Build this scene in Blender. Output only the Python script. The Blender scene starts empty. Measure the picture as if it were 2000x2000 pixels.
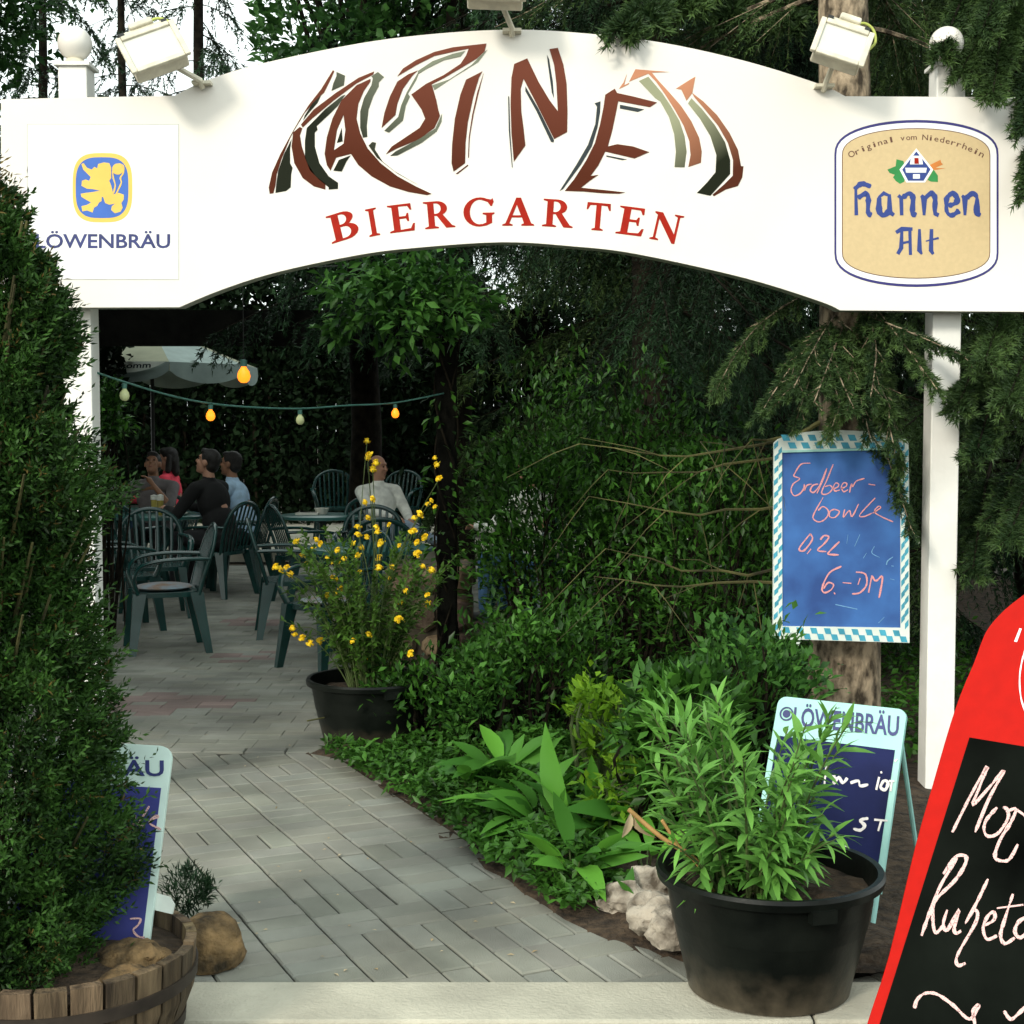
import bpy, bmesh, math, random
import numpy as np
from mathutils import Vector, Matrix, noise
from mathutils.geometry import tessellate_polygon
rng = np.random.default_rng(11)
random.seed(11)
PI = math.pi
R = math.radians
scene = bpy.context.scene
COL = scene.collection

# ------------------------------------------------------------------ camera, sky, sun, exposure
FOC, EYE = 2800.0, 1.56
PITCH = math.atan(160 / FOC)
cam_data = bpy.data.cameras.new('camera')
cam = bpy.data.objects.new('camera', cam_data)
COL.objects.link(cam)
cam_data.sensor_width = 36
cam_data.lens = 36 * FOC / 2000
cam_data.clip_start, cam_data.clip_end = 0.05, 2000
cam.location = (0, 0, EYE)
cam.rotation_euler = (PI / 2 - PITCH, 0, 0)
scene.camera = cam

SUN_EL, SUN_AZ = R(27), R(36)          # behind the viewer and to the left
S = Vector((-math.sin(SUN_AZ) * math.cos(SUN_EL), -math.cos(SUN_AZ) * math.cos(SUN_EL), math.sin(SUN_EL)))
world = bpy.data.worlds.new('World')
scene.world = world
world.use_nodes = True
wn = world.node_tree
bg = wn.nodes['Background']
sky = wn.nodes.new('ShaderNodeTexSky')
sky.sky_type = 'NISHITA'
sky.sun_disc = False
sky.sun_elevation = SUN_EL
sky.sun_rotation = math.atan2(S.x, S.y)
sky.dust_density = 4.0
sky.air_density = 1.0
# bright thin cloud drawn over the blue
wtc = wn.nodes.new('ShaderNodeTexCoord'); wnz = wn.nodes.new('ShaderNodeTexNoise')
wnz.inputs['Scale'].default_value = 2.2; wnz.inputs['Detail'].default_value = 7
wcr = wn.nodes.new('ShaderNodeValToRGB'); wcr.color_ramp.elements[0].position, wcr.color_ramp.elements[1].position = 0.30, 0.62
wcr.color_ramp.elements[0].color = (0.62, 0.62, 0.62, 1); wcr.color_ramp.elements[1].color = (1, 1, 1, 1)
wmx = wn.nodes.new('ShaderNodeMix'); wmx.data_type = 'RGBA'; wmx.inputs[7].default_value = (9.9, 10.9, 10.5, 1)
wn.links.new(wtc.outputs['Generated'], wnz.inputs['Vector']); wn.links.new(wnz.outputs[0], wcr.inputs[0])
wn.links.new(wcr.outputs[0], wmx.inputs[0]); wn.links.new(sky.outputs[0], wmx.inputs[6])
wn.links.new(wmx.outputs[2], bg.inputs[0])
bg.inputs[1].default_value = 0.11
sl = bpy.data.lights.new('sun', 'SUN')
sl.energy = 1.5
sl.angle = R(11)
sl.color = (1.0, 0.93, 0.80)
so = bpy.data.objects.new('sun', sl)
COL.objects.link(so)
so.rotation_euler = S.to_track_quat('Z', 'Y').to_euler()
scene.view_settings.view_transform = 'Standard'
scene.view_settings.look = 'None'
scene.view_settings.gamma = 1
scene.view_settings.exposure = 0.75
scene.cycles.max_bounces = 6
scene.cycles.diffuse_bounces = 3
scene.cycles.glossy_bounces = 2
scene.cycles.transmission_bounces = 4
scene.cycles.transparent_max_bounces = 4
scene.cycles.sample_clamp_indirect = 6

# ------------------------------------------------------------------ photograph pixel (2000 x 2000) -> point in the place
_cp, _sp = math.cos(PITCH), math.sin(PITCH)
def ray(u, v):
    x, y = (u - 1000) / FOC, (1000 - v) / FOC
    return Vector((x, _cp + y * _sp, -_sp + y * _cp))
def P(u, v, Y):
    d = ray(u, v); k = Y / d.y
    return Vector((d.x * k, Y, EYE + d.z * k))
def G(u, v, z=0.0):
    d = ray(u, v); k = (z - EYE) / d.z
    return Vector((d.x * k, d.y * k, z))
class Plane:
    """A flat face in the place: origin, x and y axes, normal towards the viewer."""
    def __init__(s, o, ex, ey):
        s.o, s.ex = Vector(o), Vector(ex).normalized()
        s.n = s.ex.cross(Vector(ey)).normalized()
        s.ey = s.n.cross(s.ex).normalized()
    def at(s, x, y, d=0.0):
        return s.o + s.ex * x + s.ey * y + s.n * d
    def px(s, u, v):
        d = ray(u, v); c = Vector((0, 0, EYE))
        k = (s.o - c).dot(s.n) / d.dot(s.n)
        q = c + d * k - s.o
        return (q.dot(s.ex), q.dot(s.ey))

# ------------------------------------------------------------------ materials
def _pm(name):
    m = bpy.data.materials.new(name); m.use_nodes = True
    return m, m.node_tree, m.node_tree.nodes['Principled BSDF']
def mat(name, col, rough=0.6, var=0.12, scale=12.0, bump=0.0, bscale=60.0, spec=0.4, col2=None, metallic=0.0, emit=0.0, coat=0.0, detail=6.0, attr=None, stretch=None, ramp=(0.32, 0.68)):
    m, nt, b = _pm(name)
    N, L = nt.nodes, nt.links
    tc = N.new('ShaderNodeTexCoord')
    nz = N.new('ShaderNodeTexNoise'); nz.inputs['Scale'].default_value = scale; nz.inputs['Detail'].default_value = detail
    src = tc.outputs['Object']
    if stretch:                                # grain running along one axis
        mp = N.new('ShaderNodeMapping'); mp.inputs['Scale'].default_value = stretch; L.new(src, mp.inputs['Vector']); src = mp.outputs[0]
    L.new(src, nz.inputs['Vector'])
    cr = N.new('ShaderNodeValToRGB')
    a = [c * (1 - var) for c in col]
    z = list(col2) if col2 else [min(1, c * (1 + var)) for c in col]
    cr.color_ramp.elements[0].position, cr.color_ramp.elements[1].position = ramp
    cr.color_ramp.elements[0].color = (*a, 1); cr.color_ramp.elements[1].color = (*z, 1)
    L.new(nz.outputs[0], cr.inputs[0])
    out = cr.outputs[0]
    if attr:                                   # each brick, stone or stave its own tint
        at = N.new('ShaderNodeAttribute'); at.attribute_name = attr
        mx = N.new('ShaderNodeMix'); mx.data_type = 'RGBA'; mx.blend_type = 'MULTIPLY'; mx.inputs[0].default_value = 1
        L.new(out, mx.inputs[6]); L.new(at.outputs['Color'], mx.inputs[7]); out = mx.outputs[2]
    L.new(out, b.inputs['Base Color'])
    if emit:
        L.new(out, b.inputs['Emission Color']); b.inputs['Emission Strength'].default_value = emit
    b.inputs['Roughness'].default_value = rough
    b.inputs['Specular IOR Level'].default_value = spec
    b.inputs['Metallic'].default_value = metallic
    b.inputs['Coat Weight'].default_value = coat
    if bump:
        n2 = N.new('ShaderNodeTexNoise'); n2.inputs['Scale'].default_value = bscale; n2.inputs['Detail'].default_value = 8
        L.new(src, n2.inputs['Vector'])
        bp = N.new('ShaderNodeBump'); bp.inputs['Strength'].default_value = bump; bp.inputs['Distance'].default_value = 0.02
        L.new(n2.outputs[0], bp.inputs['Height']); L.new(bp.outputs[0], b.inputs['Normal'])
    return m
def dusty(m, col, z0, z1):
    """Dried splashes of soil low on a tub: a ragged dusty band over its own colour."""
    nt = m.node_tree; N, L = nt.nodes, nt.links; b = N['Principled BSDF']
    src = b.inputs['Base Color'].links[0].from_socket
    tc = N.new('ShaderNodeTexCoord'); sx = N.new('ShaderNodeSeparateXYZ'); L.new(tc.outputs['Object'], sx.inputs[0])
    nz = N.new('ShaderNodeTexNoise'); nz.inputs['Scale'].default_value = 18; nz.inputs['Detail'].default_value = 10; L.new(tc.outputs['Object'], nz.inputs['Vector'])
    mr = N.new('ShaderNodeMapRange'); mr.inputs['From Min'].default_value = z1; mr.inputs['From Max'].default_value = z0; L.new(sx.outputs['Z'], mr.inputs['Value'])
    mu = N.new('ShaderNodeMath'); mu.operation = 'MULTIPLY'; L.new(mr.outputs[0], mu.inputs[0]); L.new(nz.outputs[0], mu.inputs[1])
    cr = N.new('ShaderNodeValToRGB'); cr.color_ramp.elements[0].position, cr.color_ramp.elements[1].position = 0.12, 0.55; L.new(mu.outputs[0], cr.inputs[0])
    mx = N.new('ShaderNodeMix'); mx.data_type = 'RGBA'; L.new(cr.outputs[0], mx.inputs[0]); L.new(src, mx.inputs[6]); mx.inputs[7].default_value = (*col, 1)
    L.new(mx.outputs[2], b.inputs['Base Color'])
def leafmat(name, dark, light, rough=0.5, trans=0.25, spec=0.18):
    m, nt, b = _pm(name)
    N, L = nt.nodes, nt.links
    at = N.new('ShaderNodeAttribute'); at.attribute_name = 'tint'
    cr = N.new('ShaderNodeValToRGB')
    cr.color_ramp.elements[0].color = (*dark, 1); cr.color_ramp.elements[1].color = (*light, 1)
    L.new(at.outputs['Fac'], cr.inputs[0]); L.new(cr.outputs[0], b.inputs['Base Color'])
    b.inputs['Roughness'].default_value = rough; b.inputs['Specular IOR Level'].default_value = spec
    if trans:
        t = N.new('ShaderNodeBsdfTranslucent'); L.new(cr.outputs[0], t.inputs['Color'])
        mx = N.new('ShaderNodeMixShader'); mx.inputs[0].default_value = trans
        L.new(b.outputs[0], mx.inputs[1]); L.new(t.outputs[0], mx.inputs[2])
        L.new(mx.outputs[0], N['Material Output'].inputs[0])
    return m
def glaremat(name, deep, pale, u0, u1, v0, v1):
    """Lettering film with glare painted into its colour: deep running paler in one direction of the board."""
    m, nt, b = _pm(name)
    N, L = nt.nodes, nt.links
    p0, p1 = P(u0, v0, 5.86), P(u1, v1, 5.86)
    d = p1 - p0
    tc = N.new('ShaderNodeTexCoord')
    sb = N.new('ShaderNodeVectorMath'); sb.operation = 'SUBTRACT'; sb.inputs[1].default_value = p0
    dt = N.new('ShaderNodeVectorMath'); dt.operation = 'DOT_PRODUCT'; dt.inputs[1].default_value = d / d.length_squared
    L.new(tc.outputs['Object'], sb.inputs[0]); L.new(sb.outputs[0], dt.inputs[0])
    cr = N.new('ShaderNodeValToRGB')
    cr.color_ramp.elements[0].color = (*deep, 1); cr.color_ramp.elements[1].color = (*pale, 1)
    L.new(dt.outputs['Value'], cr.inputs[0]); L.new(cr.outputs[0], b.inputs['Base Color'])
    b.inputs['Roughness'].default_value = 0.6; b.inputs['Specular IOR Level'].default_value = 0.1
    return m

MT = {}
MT['white_board'] = mat('white_board_paint', (0.78, 0.745, 0.69), 0.45, 0.045, 1.6, bump=0.03, bscale=30)
MT['post_white'] = mat('post_paint', (0.80, 0.79, 0.75), 0.5, 0.05, 9, bump=0.06, bscale=40)
MT['edge_grey'] = mat('board_edge', (0.42, 0.43, 0.38), 0.6)
MT['sticker_white'] = mat('sticker_white', (0.83, 0.84, 0.84), 0.35, 0.02)
MT['lion_yellow'] = mat('lion_yellow', (0.80, 0.52, 0.10), 0.5, 0.05)
MT['lion_blue'] = mat('lion_blue', (0.035, 0.13, 0.50), 0.5, 0.08)
MT['letter_blue'] = mat('letter_blue', (0.025, 0.035, 0.15), 0.5, 0.25, 14)
MT['badge_blue'] = mat('badge_blue', (0.03, 0.025, 0.16), 0.45, 0.05)
MT['badge_text'] = mat('badge_text_blue', (0.022, 0.048, 0.23), 0.5, 0.05)
MT['beige'] = mat('badge_beige', (0.58, 0.44, 0.24), 0.5, 0.04, 60)
MT['brown_ink'] = mat('brown_ink', (0.12, 0.05, 0.03), 0.6)
MT['red_letter'] = mat('red_letter', (0.34, 0.016, 0.007), 0.6, 0.12, 30)
MT['red_letter'].node_tree.nodes['Principled BSDF'].inputs['Specular IOR Level'].default_value = 0.1
MT['leaf_print'] = mat('leaf_print_green', (0.02, 0.22, 0.05), 0.5)
MT['ear_print'] = mat('ear_print_orange', (0.55, 0.18, 0.03), 0.5)
MT['glare_brick'] = glaremat('glare_brick_letter', (0.080, 0.017, 0.006), (0.17, 0.050, 0.030), 1000, 1020, 330, 90)  # the pale ends are glare on the lettering, painted into the film colours
MT['glare_black'] = glaremat('glare_black_letter', (0.010, 0.013, 0.006), (0.20, 0.22, 0.16), 640, 780, 230, 80)
MT['glare_peach'] = glaremat('glare_peach_letter', (0.075, 0.018, 0.007), (0.52, 0.23, 0.13), 1410, 1290, 350, 190)
MT['glare_khaki'] = glaremat('glare_khaki_letter', (0.010, 0.013, 0.005), (0.30, 0.31, 0.20), 1400, 1330, 320, 225)
MT['cream'] = mat('cream_lamp_paint', (0.62, 0.58, 0.46), 0.5, 0.15, 20, bump=0.1)
MT['lamp_glass'] = mat('lamp_glass', (0.60, 0.60, 0.54), 0.2, 0.05, 8)
MT['dark'] = mat('dark_metal', (0.012, 0.013, 0.012), 0.5)
MT['opal'] = mat('opal_globe', (0.78, 0.74, 0.68), 0.25, 0.03, 4)
MT['yellow_cable'] = mat('yellow_cable', (0.42, 0.47, 0.10), 0.5)
MT['black_plastic'] = mat('black_pot_plastic', (0.004, 0.006, 0.005), 0.36, 0.5, 7, bump=0.08, bscale=25, spec=0.18, col2=(0.008, 0.010, 0.008))
dusty(MT['black_plastic'], (0.070, 0.058, 0.040), 0.0, 0.18)
MT['soil'] = mat('soil', (0.030, 0.019, 0.011), 0.95, 0.5, 22, bump=1.0, bscale=45, col2=(0.075, 0.050, 0.030))
MT['earth'] = mat('earth', (0.035, 0.024, 0.014), 0.95, 0.5, 6, bump=0.8, bscale=20, col2=(0.075, 0.055, 0.034))
MT['brick'] = mat('paver_concrete', (0.192, 0.196, 0.168), 0.88, 0.26, 1.9, bump=0.45, bscale=240, col2=(0.288, 0.291, 0.250), detail=12.0, attr='tint')
MT['joint'] = mat('joint_sand', (0.026, 0.026, 0.020), 0.95, 0.4, 40)
MT['kerb'] = mat('kerb_concrete', (0.44, 0.42, 0.34), 0.9, 0.15, 5, bump=0.3, bscale=90)
MT['stave'] = mat('barrel_oak', (0.085, 0.055, 0.028), 0.85, 0.45, 9, bump=0.7, bscale=26, col2=(0.27, 0.20, 0.12), attr='tint', stretch=(3, 3, 0.35))
MT['hoop'] = mat('barrel_hoop', (0.03, 0.022, 0.016), 0.6, 0.3, 20)
MT['rock_brown'] = mat('rock_brown', (0.060, 0.042, 0.020), 0.9, 0.5, 16, bump=1.0, bscale=42, col2=(0.27, 0.17, 0.075))
MT['rock_pale'] = mat('rock_pale', (0.10, 0.075, 0.05), 0.9, 0.4, 11, bump=1.0, bscale=24, col2=(0.42, 0.37, 0.30), ramp=(0.36, 0.58))
MT['bark'] = mat('spruce_bark', (0.085, 0.062, 0.038), 0.95, 0.5, 18, bump=1.0, bscale=30, col2=(0.36, 0.28, 0.19), stretch=(1.2, 1.2, 0.6), ramp=(0.38, 0.60))
MT['bark_dark'] = mat('dark_bark', (0.008, 0.007, 0.005), 0.95, 0.5, 10, bump=0.8, bscale=20, col2=(0.022, 0.018, 0.012), spec=0.1)
MT['twig'] = mat('dead_twig', (0.030, 0.028, 0.011), 0.9, 0.5, 5, col2=(0.115, 0.11, 0.035))
MT['stem'] = mat('green_stem', (0.06, 0.09, 0.025), 0.7, 0.4, 20)
MT['stem_tan'] = mat('dry_stem', (0.36, 0.21, 0.07), 0.7, 0.3, 20)
MT['timber_dark'] = mat('tarred_timber', (0.004, 0.004, 0.003), 0.9, 0.5, 9, bump=0.5, bscale=30, spec=0.08)
MT['board_frame'] = mat('pale_turquoise_frame', (0.33, 0.62, 0.57), 0.4, 0.06, 10)
MT['board_frame_white'] = mat('pale_white_frame', (0.60, 0.76, 0.70), 0.4, 0.06, 10)
MT['board_navy'] = mat('navy_slate', (0.008, 0.012, 0.060), 0.7, 0.25, 6, bump=0.05, spec=0.15, col2=(0.012, 0.018, 0.085))
MT['board_violet'] = mat('blue_slate', (0.035, 0.042, 0.22), 0.7, 0.2, 6, bump=0.05)
MT['board_blue'] = mat('chalk_blue', (0.028, 0.085, 0.30), 0.75, 0.25, 5, col2=(0.045, 0.15, 0.42))
MT['lozenge'] = mat('lozenge_blue', (0.05, 0.30, 0.42), 0.5, 0.25, 14)
MT['paper'] = mat('bunting_white', (0.66, 0.72, 0.66), 0.6, 0.1, 12)
MT['chalk_pink'] = mat('chalk_pink', (0.16, 0.13, 0.32), 0.95, 0, 330, col2=(0.74, 0.31, 0.29), ramp=(0.34, 0.47))
MT['chalk_rose'] = mat('chalk_rose', (0.16, 0.11, 0.11), 0.95, 0, 300, col2=(0.76, 0.48, 0.46), ramp=(0.34, 0.46))
MT['chalk_white'] = mat('chalk_white', (0.78, 0.74, 0.72), 0.95, 0.1, 70)
MT['chalk_faint'] = mat('chalk_faint', (0.16, 0.34, 0.55), 0.95, 0.2, 70)
MT['red'] = mat('red_enamel', (0.42, 0.006, 0.002), 0.42, 0.06, 30, bump=0.04, bscale=260, spec=0.12)
MT['black_slate'] = mat('black_slate', (0.002, 0.0025, 0.002), 0.9, 0.5, 3, col2=(0.007, 0.009, 0.007), spec=0.03, detail=10.0)
MT['chair'] = mat('green_plastic', (0.006, 0.040, 0.036), 0.26, 0.2, 6, spec=0.55)
MT['cushion'] = mat('cushion_cloth', (0.30, 0.17, 0.09), 0.9, 0.2, 8, col2=(0.22, 0.30, 0.36))
MT['table_top'] = mat('table_green', (0.03, 0.13, 0.115), 0.28, 0.1, 6, spec=0.5)
MT['cloth'] = mat('table_cloth', (0.45, 0.52, 0.50), 0.8, 0.1, 8)
MT['plate'] = mat('plate_white', (0.72, 0.70, 0.62), 0.2, 0.03)
MT['food'] = mat('browned_food', (0.30, 0.14, 0.03), 0.6, 0.4, 40)
MT['beer'] = mat('beer_amber', (0.36, 0.30, 0.07), 0.15, 0.1)
MT['foam'] = mat('beer_foam', (0.66, 0.66, 0.60), 0.7)
MT['stone_wall'] = mat('rubble_stone', (0.15, 0.10, 0.065), 0.9, 0.4, 6, bump=0.8, bscale=25, col2=(0.30, 0.24, 0.17), attr='tint')
MT['mortar'] = mat('mortar', (0.06, 0.05, 0.035), 0.95, 0.3, 20)
MT['umbrella'] = mat('umbrella_grey', (0.24, 0.30, 0.28), 0.85, 0.12, 5)
MT['umbrella_white'] = mat('umbrella_white', (0.74, 0.78, 0.70), 0.85, 0.1, 5)
MT['umbrella_tan'] = mat('umbrella_tan', (0.24, 0.25, 0.17), 0.85, 0.1, 5)
MT['ink'] = mat('print_ink', (0.02, 0.03, 0.035), 0.7)
MT['cable'] = mat('teal_cable', (0.06, 0.17, 0.14), 0.5)
MT['bulb_orange'] = mat('lit_orange_bulb', (1.0, 0.22, 0.012), 0.3, 0.03, emit=1.35)
MT['bulb_pale'] = mat('pale_bulb', (0.50, 0.54, 0.28), 0.25, 0.05, emit=0.05)
MT['fl_yellow'] = mat('yellow_petal', (0.82, 0.56, 0.012), 0.6, 0.12, 60)
MT['skin'] = mat('skin', (0.46, 0.24, 0.155), 0.5, 0.06, 12)
MT['skin_tan'] = mat('tanned_skin', (0.28, 0.135, 0.075), 0.5, 0.06, 12)
MT['hair'] = mat('dark_hair', (0.010, 0.008, 0.006), 0.5, 0.4, 80, bump=0.5, bscale=150)
MT['eye'] = mat('dark_eye', (0.012, 0.010, 0.009), 0.2)
MT['lips'] = mat('lips', (0.26, 0.08, 0.06), 0.5)
def cloth(n, c): return mat(n, c, 0.9, 0.18, 14, bump=0.25, bscale=18)
MT['pink'] = cloth('pink_knit', (0.78, 0.06, 0.10))
MT['grey_check'] = cloth('grey_shirt', (0.15, 0.135, 0.135))
MT['black_cloth'] = cloth('black_jacket', (0.007, 0.007, 0.007))
MT['pale_blue'] = cloth('pale_blue_shirt', (0.42, 0.60, 0.78))
MT['white_cloth'] = cloth('white_jacket', (0.76, 0.77, 0.70))
MT['jeans'] = cloth('light_jeans', (0.28, 0.36, 0.45))
MT['denim'] = cloth('blue_jeans', (0.08, 0.17, 0.33))
MT['navy_cloth'] = cloth('navy_jacket', (0.012, 0.018, 0.035))
MT['dark_trouser'] = cloth('dark_trousers', (0.014, 0.014, 0.016))
# foliage
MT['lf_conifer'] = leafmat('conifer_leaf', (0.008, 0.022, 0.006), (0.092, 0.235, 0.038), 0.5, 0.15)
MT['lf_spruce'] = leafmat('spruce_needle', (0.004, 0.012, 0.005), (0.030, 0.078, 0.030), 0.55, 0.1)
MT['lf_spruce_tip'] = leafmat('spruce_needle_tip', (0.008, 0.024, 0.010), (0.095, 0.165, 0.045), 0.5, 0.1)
MT['lf_dark'] = leafmat('dark_leaf', (0.003, 0.008, 0.003), (0.012, 0.030, 0.011), 0.7, 0.1, 0.08)
MT['lf_shrub'] = leafmat('shrub_leaf', (0.007, 0.026, 0.005), (0.085, 0.245, 0.030), 0.42, 0.2, 0.25)
MT['lf_vine'] = leafmat('vine_leaf', (0.014, 0.050, 0.012), (0.105, 0.28, 0.045), 0.45, 0.3)
MT['lf_lime'] = leafmat('lime_leaf', (0.080, 0.20, 0.012), (0.26, 0.46, 0.03), 0.5, 0.35)
MT['lf_lily'] = leafmat('lily_leaf', (0.035, 0.12, 0.022), (0.18, 0.42, 0.075), 0.42, 0.25, 0.25)
MT['lf_broad'] = leafmat('broad_leaf', (0.040, 0.140, 0.020), (0.145, 0.40, 0.045), 0.42, 0.25, 0.25)
MT['lf_kerria'] = leafmat('kerria_leaf', (0.018, 0.042, 0.010), (0.085, 0.19, 0.025), 0.5, 0.3)
MT['lf_tree'] = leafmat('tree_leaf', (0.020, 0.060, 0.018), (0.085, 0.22, 0.050), 0.5, 0.35)
MT['lf_brown'] = leafmat('brown_sprig', (0.035, 0.022, 0.008), (0.16, 0.12, 0.03), 0.7, 0.1)
MT['lf_dry'] = leafmat('dry_leaf', (0.35, 0.26, 0.14), (0.62, 0.50, 0.33), 0.7, 0.2)

# ------------------------------------------------------------------ mesh helpers
def mesh_np(name, V, T, tint=None):
    me = bpy.data.meshes.new(name)
    V = np.ascontiguousarray(V, dtype=np.float32); T = np.ascontiguousarray(T, dtype=np.int32)
    me.vertices.add(len(V)); me.vertices.foreach_set('co', V.ravel())
    k = T.shape[1]
    me.loops.add(T.size); me.loops.foreach_set('vertex_index', T.ravel())
    me.polygons.add(len(T)); me.polygons.foreach_set('loop_start', np.arange(len(T), dtype=np.int32) * k)
    me.update(calc_edges=True); me.validate()
    if tint is not None:
        a = me.attributes.new('tint', 'FLOAT', 'POINT'); a.data.foreach_set('value', np.ascontiguousarray(tint, dtype=np.float32))
    return me
def link(name, me, m=None, parent=None):
    o = bpy.data.objects.new(name, me); COL.objects.link(o)
    if m is not None and me is not None:
        me.materials.clear(); me.materials.append(MT[m] if isinstance(m, str) else m)
    if parent is not None: o.parent = parent
    return o
def tag(o, label=None, cat=None, group=None, kind=None):
    if label: o['label'] = label
    if cat: o['category'] = cat
    if group: o['group'] = group
    if kind: o['kind'] = kind
    return o
def thing(name, label, cat, loc=(0, 0, 0), rz=0.0, group=None):
    o = bpy.data.objects.new(name, None); COL.objects.link(o)
    o.location = loc; o.rotation_euler = (0, 0, rz); o.empty_display_size = 0.1
    return tag(o, label, cat, group)
def dup(root, loc=None, rz=None, label=None, group=None):
    def cp(o, par):
        c = o.copy(); COL.objects.link(c)
        if par is not None: c.parent = par
        for ch in list(o.children): cp(ch, c)
        return c
    r = cp(root, None)
    if loc is not None: r.location = loc
    if rz is not None: r.rotation_euler = (0, 0, rz)
    if label: r['label'] = label
    if group: r['group'] = group
    return r

class MB:
    """Collects shapes and links them as one mesh object."""
    def __init__(s): s.v, s.f, s.t = [], [], []; s.tint = (1, 1, 1)
    def add(s, vs, fs):
        b = len(s.v)
        s.v += [tuple(p) for p in vs]; s.f += [tuple(i + b for i in f) for f in fs]; s.t += [s.tint] * len(vs)
    def box(s, c, size, rot=None, taper=1.0):
        x, y, z = (q / 2 for q in size); vs = []
        for sz in (-1, 1):
            k = taper if sz > 0 else 1
            for a, b in ((-1, -1), (1, -1), (1, 1), (-1, 1)): vs.append(Vector((a * x * k, b * y * k, sz * z)))
        if rot is not None: vs = [rot @ p for p in vs]
        s.add([p + Vector(c) for p in vs], [(3, 2, 1, 0), (4, 5, 6, 7), (0, 1, 5, 4), (1, 2, 6, 5), (2, 3, 7, 6), (3, 0, 4, 7)])
    def tube(s, pts, r, n=8, flat=1.0, up=(0, 0, 1), cap=True):
        pts = [Vector(p) for p in pts]; m = len(pts)
        rs = r if isinstance(r, (list, tuple)) else [r] * m
        vs = []; prev = None
        for i, p in enumerate(pts):
            d = (pts[min(i + 1, m - 1)] - pts[max(i - 1, 0)])
            if d.length < 1e-9: d = Vector((0, 0, 1))
            d.normalize()
            a = (prev if prev is not None else Vector(up)); a = a - d * a.dot(d)
            if a.length < 1e-4:
                a = Vector((1, 0, 0)); a = a - d * a.dot(d)
                if a.length < 1e-4: a = Vector((0, 1, 0)) - d * d.y
            a.normalize(); prev = a; b = d.cross(a)
            for k in range(n):
                t = 2 * PI * k / n
                vs.append(p + a * math.cos(t) * rs[i] * flat + b * math.sin(t) * rs[i])
        fs = [(i * n + k, i * n + (k + 1) % n, (i + 1) * n + (k + 1) % n, (i + 1) * n + k) for i in range(m - 1) for k in range(n)]
        if cap: fs += [tuple(reversed(range(n))), tuple((m - 1) * n + k for k in range(n))]
        s.add(vs, fs)
    def capsule(s, p0, r0, p1, r1, n=12):
        p0, p1 = Vector(p0), Vector(p1); d = p1 - p0
        L = d.length or 1e-5; d = d / L if d.length else Vector((0, 0, 1))
        pts, rs = [], []
        for q in (-0.98, -0.8, -0.45): pts.append(p0 + d * r0 * q); rs.append(r0 * math.sqrt(1 - q * q))
        pts += [p0, p1]; rs += [r0, r1]
        for q in (0.45, 0.8, 0.98): pts.append(p1 + d * r1 * q); rs.append(r1 * math.sqrt(1 - q * q))
        s.tube(pts, rs, n, up=(0.31, 0.52, 0.8))
    def ball(s, c, r, n=14, m=9, rot=None):
        r = r if isinstance(r, (tuple, list)) else (r, r, r); c = Vector(c); vs = []
        for i in range(m + 1):
            a = PI * (0.001 + 0.998 * i / m)
            for k in range(n):
                t = 2 * PI * k / n
                q = Vector((math.sin(a) * math.cos(t) * r[0], math.sin(a) * math.sin(t) * r[1], math.cos(a) * r[2]))
                vs.append(c + (rot @ q if rot is not None else q))
        fs = [(i * n + k, (i + 1) * n + k, (i + 1) * n + (k + 1) % n, i * n + (k + 1) % n) for i in range(m) for k in range(n)]
        fs += [tuple(range(n)), tuple(reversed([m * n + k for k in range(n)]))]
        s.add(vs, fs)
    def lathe(s, prof, n=32, c=(0, 0, 0), sx=1.0):
        c = Vector(c); m = len(prof); vs = []
        for r, z in prof:
            for k in range(n):
                t = 2 * PI * k / n; vs.append(c + Vector((r * math.cos(t) * sx, r * math.sin(t), z)))
        fs = [(i * n + k, i * n + (k + 1) % n, (i + 1) * n + (k + 1) % n, (i + 1) * n + k) for i in range(m - 1) for k in range(n)]
        s.add(vs, fs)
    def plate(s, loops, pl, d0, d1):
        """Flat shape (first loop the outline, others holes) on plane pl, from depth d0 to d1 in front of it."""
        loops = [[(float(x), float(y)) for x, y in lp] for lp in loops]
        def area(lp): return sum(lp[i][0] * lp[(i + 1) % len(lp)][1] - lp[(i + 1) % len(lp)][0] * lp[i][1] for i in range(len(lp)))
        loops = [lp if (area(lp) > 0) == (i == 0) else lp[::-1] for i, lp in enumerate(loops)]
        flat = [p for lp in loops for p in lp]
        tri = tessellate_polygon([[Vector((x, y, 0)) for x, y in lp] for lp in loops])
        n = len(flat); vs = [pl.at(x, y, d1) for x, y in flat] + [pl.at(x, y, d0) for x, y in flat]
        fs = []
        for a, b, c in tri:
            ax, ay = flat[a]; bx, by = flat[b]; cx, cy = flat[c]
            if (bx - ax) * (cy - ay) - (cx - ax) * (by - ay) < 0: b, c = c, b
            fs += [(a, b, c), (n + a, n + c, n + b)]
        k = 0
        for lp in loops:
            for i in range(len(lp)):
                a, b = k + i, k + (i + 1) % len(lp); fs.append((b, a, n + a, n + b))
            k += len(lp)
        s.add(vs, fs)
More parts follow.
